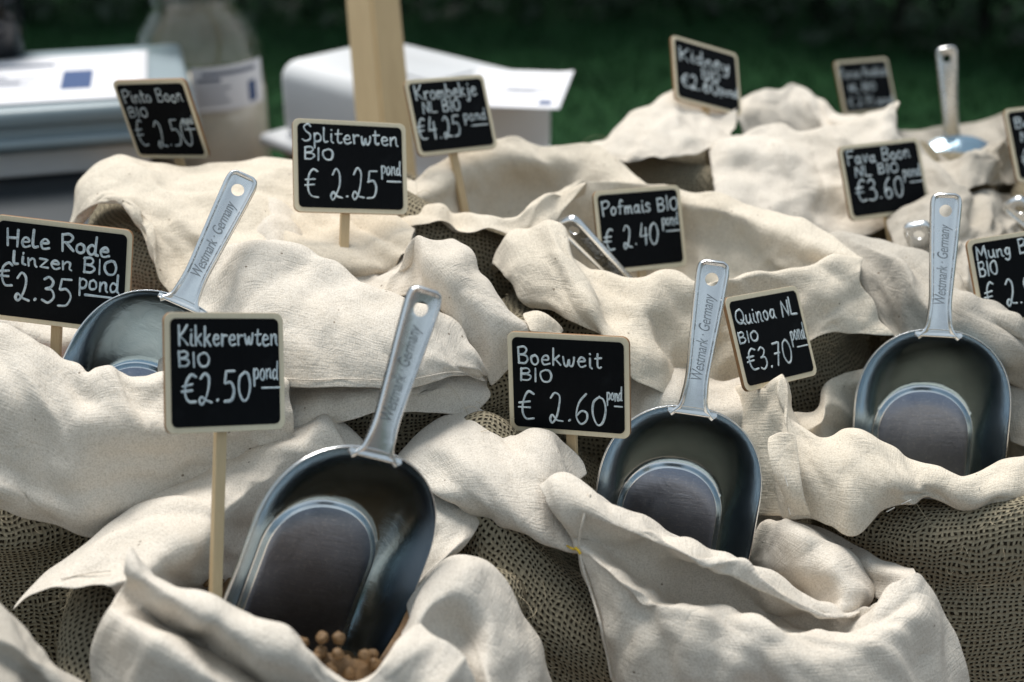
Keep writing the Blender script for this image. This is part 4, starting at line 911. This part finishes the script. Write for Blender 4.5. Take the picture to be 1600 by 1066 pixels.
scoop_at((1578, 312), 1.22, (1640, 380), 1.23, (.5, .8, .3), 'metal scoop of which a handle corner shows at the right edge')

# ---------------------------------------------------------------- chickpeas
def chickpea_mesh(seed):
    rng = np.random.default_rng(seed); bm = bmesh.new(); bmesh.ops.create_icosphere(bm, subdivisions=3, radius=.0034)
    for v in bm.verts:
        d = v.co.normalized(); k = 1 + .09 * math.sin(7 * d.x + 3 * d.y + seed) + .08 * math.sin(9 * d.z + 5 * d.y + 2 * seed)
        k -= .16 * math.exp(-((d.x) ** 2) / .02) * max(d.z, 0) ; beak = max(0, d.y) ** 10 * .34
        v.co = v.co * (k + beak)
    me = bpy.data.meshes.new('chickpea'); bm.to_mesh(me); bm.free(); me.polygons.foreach_set('use_smooth', [True] * len(me.polygons)); return me
PEA = plain('chickpea_skin', (0.155, 0.088, 0.036), 0.65, nz=0.45, nscale=300)
pm = [chickpea_mesh(s) for s in range(4)]
for m_ in pm: m_.materials.append(PEA)
def heapz(x, y):
    sm = lambda a: max(0.0, min(1.0, a)) ** 2 * (3 - 2 * max(0.0, min(1.0, a)))
    z = .846 + .062 * sm((.678 - y) / .035) * sm((x + .145) / .03) + .036 * sm((-.150 - x) / .03)
    r2 = ((x + .13) / .10) ** 2 + ((y - .722) / .088) ** 2
    return z - .05 * max(0, r2 - .8)
bmh = bmesh.new(); bmesh.ops.create_grid(bmh, x_segments=70, y_segments=70, size=.5)
rng = np.random.default_rng(8)
for v in bmh.verts:
    v.co.x *= .21; v.co.y *= .18
    v.co.z = heapz(v.co.x - .128, v.co.y + .722) + .0022 * math.sin(v.co.x * 760) * math.sin(v.co.y * 760)
heap = bm_obj('chickpea_heap', bmh, PEA, None, True); heap.location = (-.128, .722, 0)
tag(heap, 'brown heap of chickpeas filling the front left sack', 'chickpeas', None, 'stuff')
rnd = random.Random(4)
PL = 'round tan chickpea lying loose on the heap in the front left sack'
spots = []
for k in range(900):
    if len(spots) >= 120: break
    if len(spots) < 80: x, y = rnd.uniform(-.145, -.055), rnd.uniform(.635, .690)
    else: x, y = rnd.uniform(-.205, -.150), rnd.uniform(.655, .76)
    r2 = ((x + .128) / .10) ** 2 + ((y - .722) / .088) ** 2
    if r2 > 1.1: continue
    lay = 0.0
    for q in spots:
        dd = math.hypot(x - q[0], y - q[1])
        if dd < .0075: lay = max(lay, q[2] + math.sqrt(max(0, .0078 ** 2 - dd ** 2)))
    if lay > .009: continue
    spots.append((x, y, lay))
    o = bpy.data.objects.new('chickpea', rnd.choice(pm)); COL.objects.link(o)
    o.location = (x, y, heapz(x, y) + .003 + lay); o.rotation_euler = (rnd.uniform(0, 6), rnd.uniform(0, 6), rnd.uniform(0, 6)); s = rnd.uniform(.88, 1.12); o.scale = (s, s, s)
    tag(o, PL, 'chickpea', 'loose chickpeas in the front sack')

# ---------------------------------------------------------------- behind the sacks
def box(name, c, s, rz, m, parent=None, bev=.004, seg=3):
    bm = bmesh.new(); bmesh.ops.create_cube(bm, size=1)
    for v in bm.verts: v.co = Vector((v.co.x * s[0], v.co.y * s[1], v.co.z * s[2]))
    if bev: bmesh.ops.bevel(bm, geom=bm.edges[:], offset=bev, segments=seg, affect='EDGES', profile=.5)
    o = bm_obj(name, bm, m, None, True)
    o.matrix_world = Matrix.Translation(Vector(c)) @ Matrix.Rotation(rz, 4, 'Z')
    if parent is not None:
        bpy.context.view_layer.update(); o.parent = parent; o.matrix_parent_inverse = parent.matrix_world.inverted()
    return o
def lathe(name, prof, m, parent, c, n=64):
    v = []; f = []
    for r, z in prof:
        for k in range(n): a = 2 * math.pi * k / n; v.append((c[0] + r * math.cos(a), c[1] + r * math.sin(a), c[2] + z))
    f = grid_faces(len(prof), n, 0, True)
    return from_data(name, v, f, m, parent)
# market table under the sacks
e = empty('market_table', (0, 1.2, 0), 'wooden market table carrying the burlap sacks', 'table')
for k in range(9): box('board', (0, .46 + .195 * k, TABLE_Z - .012), (2.2, .190, .024), 0, PLANK, e, .002)
for sx_ in (-1, 1):
    for sy_ in (.45, 2.0): box('leg', (1.0 * sx_, sy_, (TABLE_Z - .024) / 2 - .001), (.07, .07, TABLE_Z - .026), 0, PLANK, e, .003)
# dark draped stand at the left with a white tub
e = empty('display_stand', (-.80, 1.62, TABLE_Z), 'dark cloth covered stand under the white tub at the left', 'stand')
box('stand_body', (-.83, 1.62, (TABLE_Z + .86) / 2), (.72, .62, .86 - TABLE_Z - .004), R_(6), DARKCLOTH, e, .012)
def tub(c, s, rz, label, foot=True, lid=.022):
    e = empty('plastic_tub', (c[0], c[1], c[2] - s[2]), label, 'tub')
    if foot:
        box('tub_base', (c[0] + .02, c[1], c[2] - s[2] + .018), (s[0] * .62, s[1] * .70, .036), rz, WHITE_PL, e, .006)
        box('tub_body', (c[0], c[1], c[2] - s[2] / 2 + .015), (s[0] * .96, s[1] * .94, s[2] - .040), rz, SHADED_PL, e, .018, 5)
        box('rim', (c[0], c[1], c[2] - s[2] + .052), (s[0] * 1.03, s[1] * 1.03, .012), rz, SHADED_PL, e, .005)
        box('lid', (c[0], c[1], c[2] - lid / 2 + .004), (s[0], s[1], lid), rz, SHADED_PL, e, .009, 4)
    else:
        box('tub_body', (c[0], c[1], c[2] - s[2] / 2 + .006), (s[0] * .97, s[1] * .96, s[2] - .010), rz, WHITE_PL, e, .026, 7)
        box('rim', (c[0], c[1], c[2] - s[2] + .010), (s[0] * 1.10, s[1] * 1.14, .018), rz, WHITE_PL, e, .0085, 4)
        box('grip', (c[0], c[1], c[2] + .0025), (s[0] * .45, s[1] * .35, .004), rz, WHITE_PL, e, .0018)
    return e
def sheet(c, sx, sy, rz, label, blocks):
    e = empty('paper_sheet', c, label, 'paper sheet')
    n = 14; v = []; 
    for i in range(n):
        for j in range(n):
            u, t = i / (n - 1) - .5, j / (n - 1) - .5
            v.append((u * sx, t * sy, .0012 + .004 * max(0, abs(u) - .38) * 5 * (t + .5)))
    p = from_data('sheet', v, grid_faces(n, n), PAPER, None); p.parent = e
    s = p.modifiers.new('s', 'SOLIDIFY'); s.thickness = .0006; s.offset = -1
    for mname, mt in (('print', INK), ('picture', INK_B)):
        bm = bmesh.new()
        for k, x0, y0, x1, y1 in blocks:
            if k != mname: continue
            q = [bm.verts.new(((a) * sx, b * sy, .0022)) for a, b in ((x0, y0), (x1, y0), (x1, y1), (x0, y1))]; bm.faces.new(q)
        me = bpy.data.meshes.new(mname); bm.to_mesh(me); bm.free(); me.materials.append(mt)
        o = bpy.data.objects.new(mname, me); COL.objects.link(o); o.parent = e
    e.rotation_euler = (0, 0, rz)
    return e
tub((-.605, 1.725, .948), (.40, .30, .088), R_(15), 'white lidded tub on the dark stand at the upper left')
bl = [('print', -.30, .27, .12, .33), ('print', -.38, .12, -.14, .20)] + [('print', -.36 + .01 * k, .04 - .062 * k, -.36 + [.30, .42, .36, .40, .28, .2][k], .068 - .062 * k) for k in range(6)] + [('picture', .16, -.26, .28, .14)]
sheet((-.600, 1.712, .9525), .30, .225, R_(13), 'printed white sheet lying on the left white tub, with a small blue picture', bl)
# black pot on the tub
lathe('black_pot', [(0, 0), (.036, 0), (.044, .01), (.05, .05), (.046, .09), (.034, .12), (.028, .15), (.03, .16), (0, .16)], BLACK, None, (-.680, 1.845, .9525), 48)
tag(bpy.data.objects['black_pot'], 'glossy black pot on the left white tub, cut by the top left corner', 'pot')
# glass jar
jm, nt, b = mat('clear_glass'); nt.nodes.remove(b); L = nt.links
tr = nd(nt, 'ShaderNodeBsdfTransparent'); tr.inputs['Color'].default_value = (.975, .99, .985, 1)
gl = nd(nt, 'ShaderNodeBsdfGlossy'); gl.inputs['Roughness'].default_value = .03; mx = nd(nt, 'ShaderNodeMixShader')
lw = nd(nt, 'ShaderNodeLayerWeight'); lw.inputs['Blend'].default_value = .5
L.new(mth(nt, 'MULTIPLY_ADD', mth(nt, 'POWER', lw.outputs['Facing'], 3.5), .60, .04), mx.inputs[0]); L.new(tr.outputs[0], mx.inputs[1]); L.new(gl.outputs[0], mx.inputs[2]); L.new(mx.outputs[0], nt.nodes['Material Output'].inputs[0])
GRAIN = plain('pale_grain', (0.80, 0.67, 0.57), 0.85, nz=0.3, nscale=260)
jc = (-.428, 1.930, TABLE_Z + .002)
e = empty('storage_jar', jc, 'big clear glass jar half full of pale grain behind the pinto bean sign', 'jar')
outer = [(0, 0), (.080, 0), (.088, .006), (.0905, .02), (.0905, .262), (.087, .285), (.077, .308), (.064, .326), (.058, .338), (.060, .362)]
inner = [(.0565, .362), (.0545, .338), (.0605, .324), (.0735, .305), (.0835, .283), (.087, .26), (.087, .02), (.084, .010), (.076, .006), (0, .006)]
lathe('glass', outer + inner, jm, e, jc)
lathe('lid', [(0, .364), (.062, .364), (.064, .368), (.064, .386), (.061, .390), (0, .390)], WHITE_PL, e, jc)
hz = .226
lathe('grain_fill', [(0, .0075), (.0755, .0075), (.0855, .022), (.0857, hz - .004), (.08, hz + .001), (.04, hz + .004), (0, hz + .007)], GRAIN, e, jc)
def jar_label(z0, z1, a0, a1, r, m, name, parent):
    v = []; n = 24
    for z in (z0, z1):
        for k in range(n): a = R_(a0 + (a1 - a0) * k / (n - 1)); v.append((jc[0] + r * math.cos(a), jc[1] + r * math.sin(a), jc[2] + z))
    return from_data(name, v, grid_faces(2, n), m, parent)
lb = jar_label(.214, .274, -86, -16, .0911, PAPER, 'label', e)
for k, (a0, a1) in enumerate(((-78, -26), (-82, -62), (-82, -54), (-82, -58), (-82, -55))): jar_label(.262 - .009 * k, .2645 - .009 * k + (.003 if k < 2 else 0), a0, a1, .0914, INK, 'print', lb)
jar_label(.220, .248, -36, -27, .0914, INK_B, 'picture', lb)
# white tub in the middle
lc = ((-.300 + .048) / 2, (1.83 + 1.746) / 2)
e = empty('wooden_crate', (lc[0] - .02, lc[1] - .03, TABLE_Z), 'wooden crate under the white tub behind the split pea sign', 'crate')
cw = Matrix.Rotation(R_(-43), 4, 'Z')
for k in range(3):
    for off, sz in (((0, -.095), (.30, .012, .046)), ((0, .095), (.30, .012, .046)), ((-.145, 0), (.012, .178, .046)), ((.145, 0), (.012, .178, .046))):
        q = cw @ Vector((off[0], off[1], 0)); box('slat', (lc[0] + q.x, lc[1] + q.y, TABLE_Z + .028 + .054 * k), sz, R_(-43), PLANK, e, .002)
box('crate_top', (lc[0], lc[1], TABLE_Z + .166), (.30, .20, .006), R_(-43), PLANK, e, .002)
tub((lc[0], lc[1], .950), (.335, .205, .118), R_(-44), 'white upturned tub with rounded edges behind the wooden post', foot=False, lid=.030)
sheet((.006, 1.660, .9560), .12, .17, R_(-8), 'white printed sheet hanging over the right end of the middle tub', [('print', -.1, -.05, .35, -.02), ('print', -.1, -.1, .2, -.08), ('picture', .28, -.40, .40, -.30)])
# wooden post
pt, pb = Vector(P(577, -60, 1.66)), Vector(P(606, 260, 1.56)); ax = (pt - pb).normalized()
top = pb + ax * 1.5; bot = pb - ax * ((pb.z - TABLE_Z) / ax.z)
bm = bmesh.new(); bmesh.ops.create_cube(bm, size=1); Lp = (top - bot).length
for v in bm.verts: v.co = Vector((v.co.x * .046, v.co.y * .046, (v.co.z + .5) * Lp))
bmesh.ops.bevel(bm, geom=bm.edges[:], offset=.003, segments=2, affect='EDGES')
post = bm_obj('wooden_post', bm, POST, None, False)
post.matrix_world = Matrix.Translation(bot) @ ax.to_track_quat('Z', 'Y').to_matrix().to_4x4() @ Matrix.Rotation(R_(38), 4, 'Z')
tag(post, 'square wooden post rising in front of the middle white tub', 'post')

LENT = plain('red_lentil', (0.42, 0.085, 0.03), 0.7, nz=.4, nscale=500)
bm = bmesh.new(); bmesh.ops.create_grid(bm, x_segments=50, y_segments=50, size=.5)
for v in bm.verts:
    v.co.x *= .19; v.co.y *= .15; r2 = (v.co.x / .095) ** 2 + (v.co.y / .075) ** 2
    v.co.z = .012 * (1 - r2) - .03 * max(0, r2 - .85) + .001 * math.sin(v.co.x * 900) * math.sin(v.co.y * 900)
lh = bm_obj('red_lentils', bm, LENT, None, True); lh.location = (-.345, .915, .902); tag(lh, 'heap of whole red lentils inside the left sack below its scoop', 'lentils', None, 'stuff')
# ---------------------------------------------------------------- lawn and hedge
m, nt, b = mat('lawn'); ob = nd(nt, 'ShaderNodeTexCoord').outputs['Object']
g1 = noise(nt, ob, 3.2, 5, .65); g2 = noise(nt, ob, 38, 4, .7)
c_ = mix(nt, ramp(nt, g1, [(.35, (0, 0, 0)), (.68, (1, 1, 1))]), (0.006, 0.026, 0.010), (0.022, 0.075, 0.028))
c_ = mix(nt, ramp(nt, g2, [(.4, (0, 0, 0)), (.75, (.6, .6, .6))]), c_, (0.03, 0.095, 0.028))
nt.links.new(c_, b.inputs['Base Color']); b.inputs['Roughness'].default_value = .9; b.inputs['Specular IOR Level'].default_value = .1
nt.links.new(bump(nt, g2, .8, .03), b.inputs['Normal'])
GRASSM = m
bm = bmesh.new(); bmesh.ops.create_grid(bm, x_segments=90, y_segments=90, size=60)
for v in bm.verts: v.co.z = .02 * math.sin(v.co.x * 1.1) * math.sin(v.co.y * .9 + 1) - .02
go = bm_obj('lawn', bm, GRASSM, None, True); go.location = (0, 20, 0); tag(go, kind='structure')
rng = np.random.default_rng(77); NB = 26000
bx = rng.uniform(-4.5, 4.5, NB); by = rng.uniform(2.6, 8.5, NB); hh = rng.uniform(.03, .075, NB); an = rng.uniform(0, math.pi, NB); ln = rng.normal(0, .03, (NB, 2))
wdt = .006
z0 = .02 * np.sin(bx * 1.1) * np.sin((by - 20) * .9 + 1) - .022
A = np.stack([bx - wdt * np.cos(an), by - wdt * np.sin(an), z0], -1); B = np.stack([bx + wdt * np.cos(an), by + wdt * np.sin(an), z0], -1); Cc = np.stack([bx + ln[:, 0], by + ln[:, 1], z0 + hh], -1)
gv = np.stack([A, B, Cc], 1).reshape(-1, 3); gf = np.arange(NB * 3).reshape(-1, 3)
gr = from_data('grass', gv, gf.tolist(), GRASSM, None, False); tag(gr, 'short dark green grass behind the stall', 'grass', None, 'stuff')
m, nt, b = mat('hedge_leaf'); ob = nd(nt, 'ShaderNodeTexCoord').outputs['Object']
nt.links.new(mix(nt, noise(nt, ob, 9, 3), (0.006, 0.018, 0.009), (0.022, 0.050, 0.020)), b.inputs['Base Color']); b.inputs['Roughness'].default_value = .6
HEDGE = m
BARK = plain('dark_bark', (0.012, 0.010, 0.008), .9)
def hedge(x0, y0, x1, y1, h, dep, n, seed, label):
    e = empty('hedge', ((x0 + x1) / 2, (y0 + y1) / 2, 0), label, 'hedge')
    rng = np.random.default_rng(seed)
    t = rng.uniform(0, 1, n); ax_ = np.array([x1 - x0, y1 - y0]); L = np.linalg.norm(ax_); ax_ = ax_ / L; nr = np.array([-ax_[1], ax_[0]])
    z = rng.uniform(0, 1, n) ** .9 * h; bul = 1 + .25 * np.sin(t * L * 2.1 + seed) * np.sin(z * 3.0)
    dpt = rng.uniform(-1, 1, n); dpt = np.sign(dpt) * np.abs(dpt) ** .45 * dep / 2 * bul
    c = np.stack([x0 + ax_[0] * t * L + nr[0] * dpt, y0 + ax_[1] * t * L + nr[1] * dpt, z], -1)
    a = rng.standard_normal((n, 3)); a /= np.linalg.norm(a, axis=1, keepdims=True); b_ = np.cross(a, rng.standard_normal((n, 3))); b_ /= np.linalg.norm(b_, axis=1, keepdims=True)
    s = rng.uniform(.035, .075, (n, 1))
    v = np.stack([c - a * s, c + b_ * s * .5, c + a * s, c - b_ * s * .5], 1).reshape(-1, 3)
    from_data('leaves', v, np.arange(4 * n).reshape(-1, 4).tolist(), HEDGE, e, False)
    bm = bmesh.new()
    for k in range(int(L / .35)):
        q = Vector((x0, y0, 0)) + Vector((ax_[0], ax_[1], 0)) * (.2 + .35 * k)
        bmesh.ops.create_cone(bm, segments=7, radius1=.035, radius2=.015, depth=h * .9, matrix=Matrix.Translation(q + Vector((0, 0, h * .45))))
    bm_obj('stems', bm, BARK, e, True)
    return e
hedge(-5, 6.9, 1.3, 6.9, 2.4, 1.1, 16000, 5, 'dark evergreen hedge along the far side of the lawn')
hedge(1.2, 6.5, 5.5, 5.0, 2.4, 1.1, 12000, 6, 'nearer dark hedge closing off the lawn at the upper right')
hedge(-9, -9, 9, -9, 3.4, 1.6, 14000, 9, 'unseen tall hedge added behind the camera to darken reflections in the scoops')  # out of view, added so the scoop bowls reflect something dark

bm = bmesh.new(); bmesh.ops.create_grid(bm, x_segments=2, y_segments=2, size=1)
for v in bm.verts: v.co.x *= 14; v.co.y *= 4.2
pv = bm_obj('added_dark_ground', bm, plain('reflected_dark_ground', (0.055, 0.055, 0.055), 0.9, nz=.3, nscale=30), None, False); pv.location = (0, -1.9, .012); tag(pv, kind='structure')  # unseen dark ground, added to darken reflections in the scoops
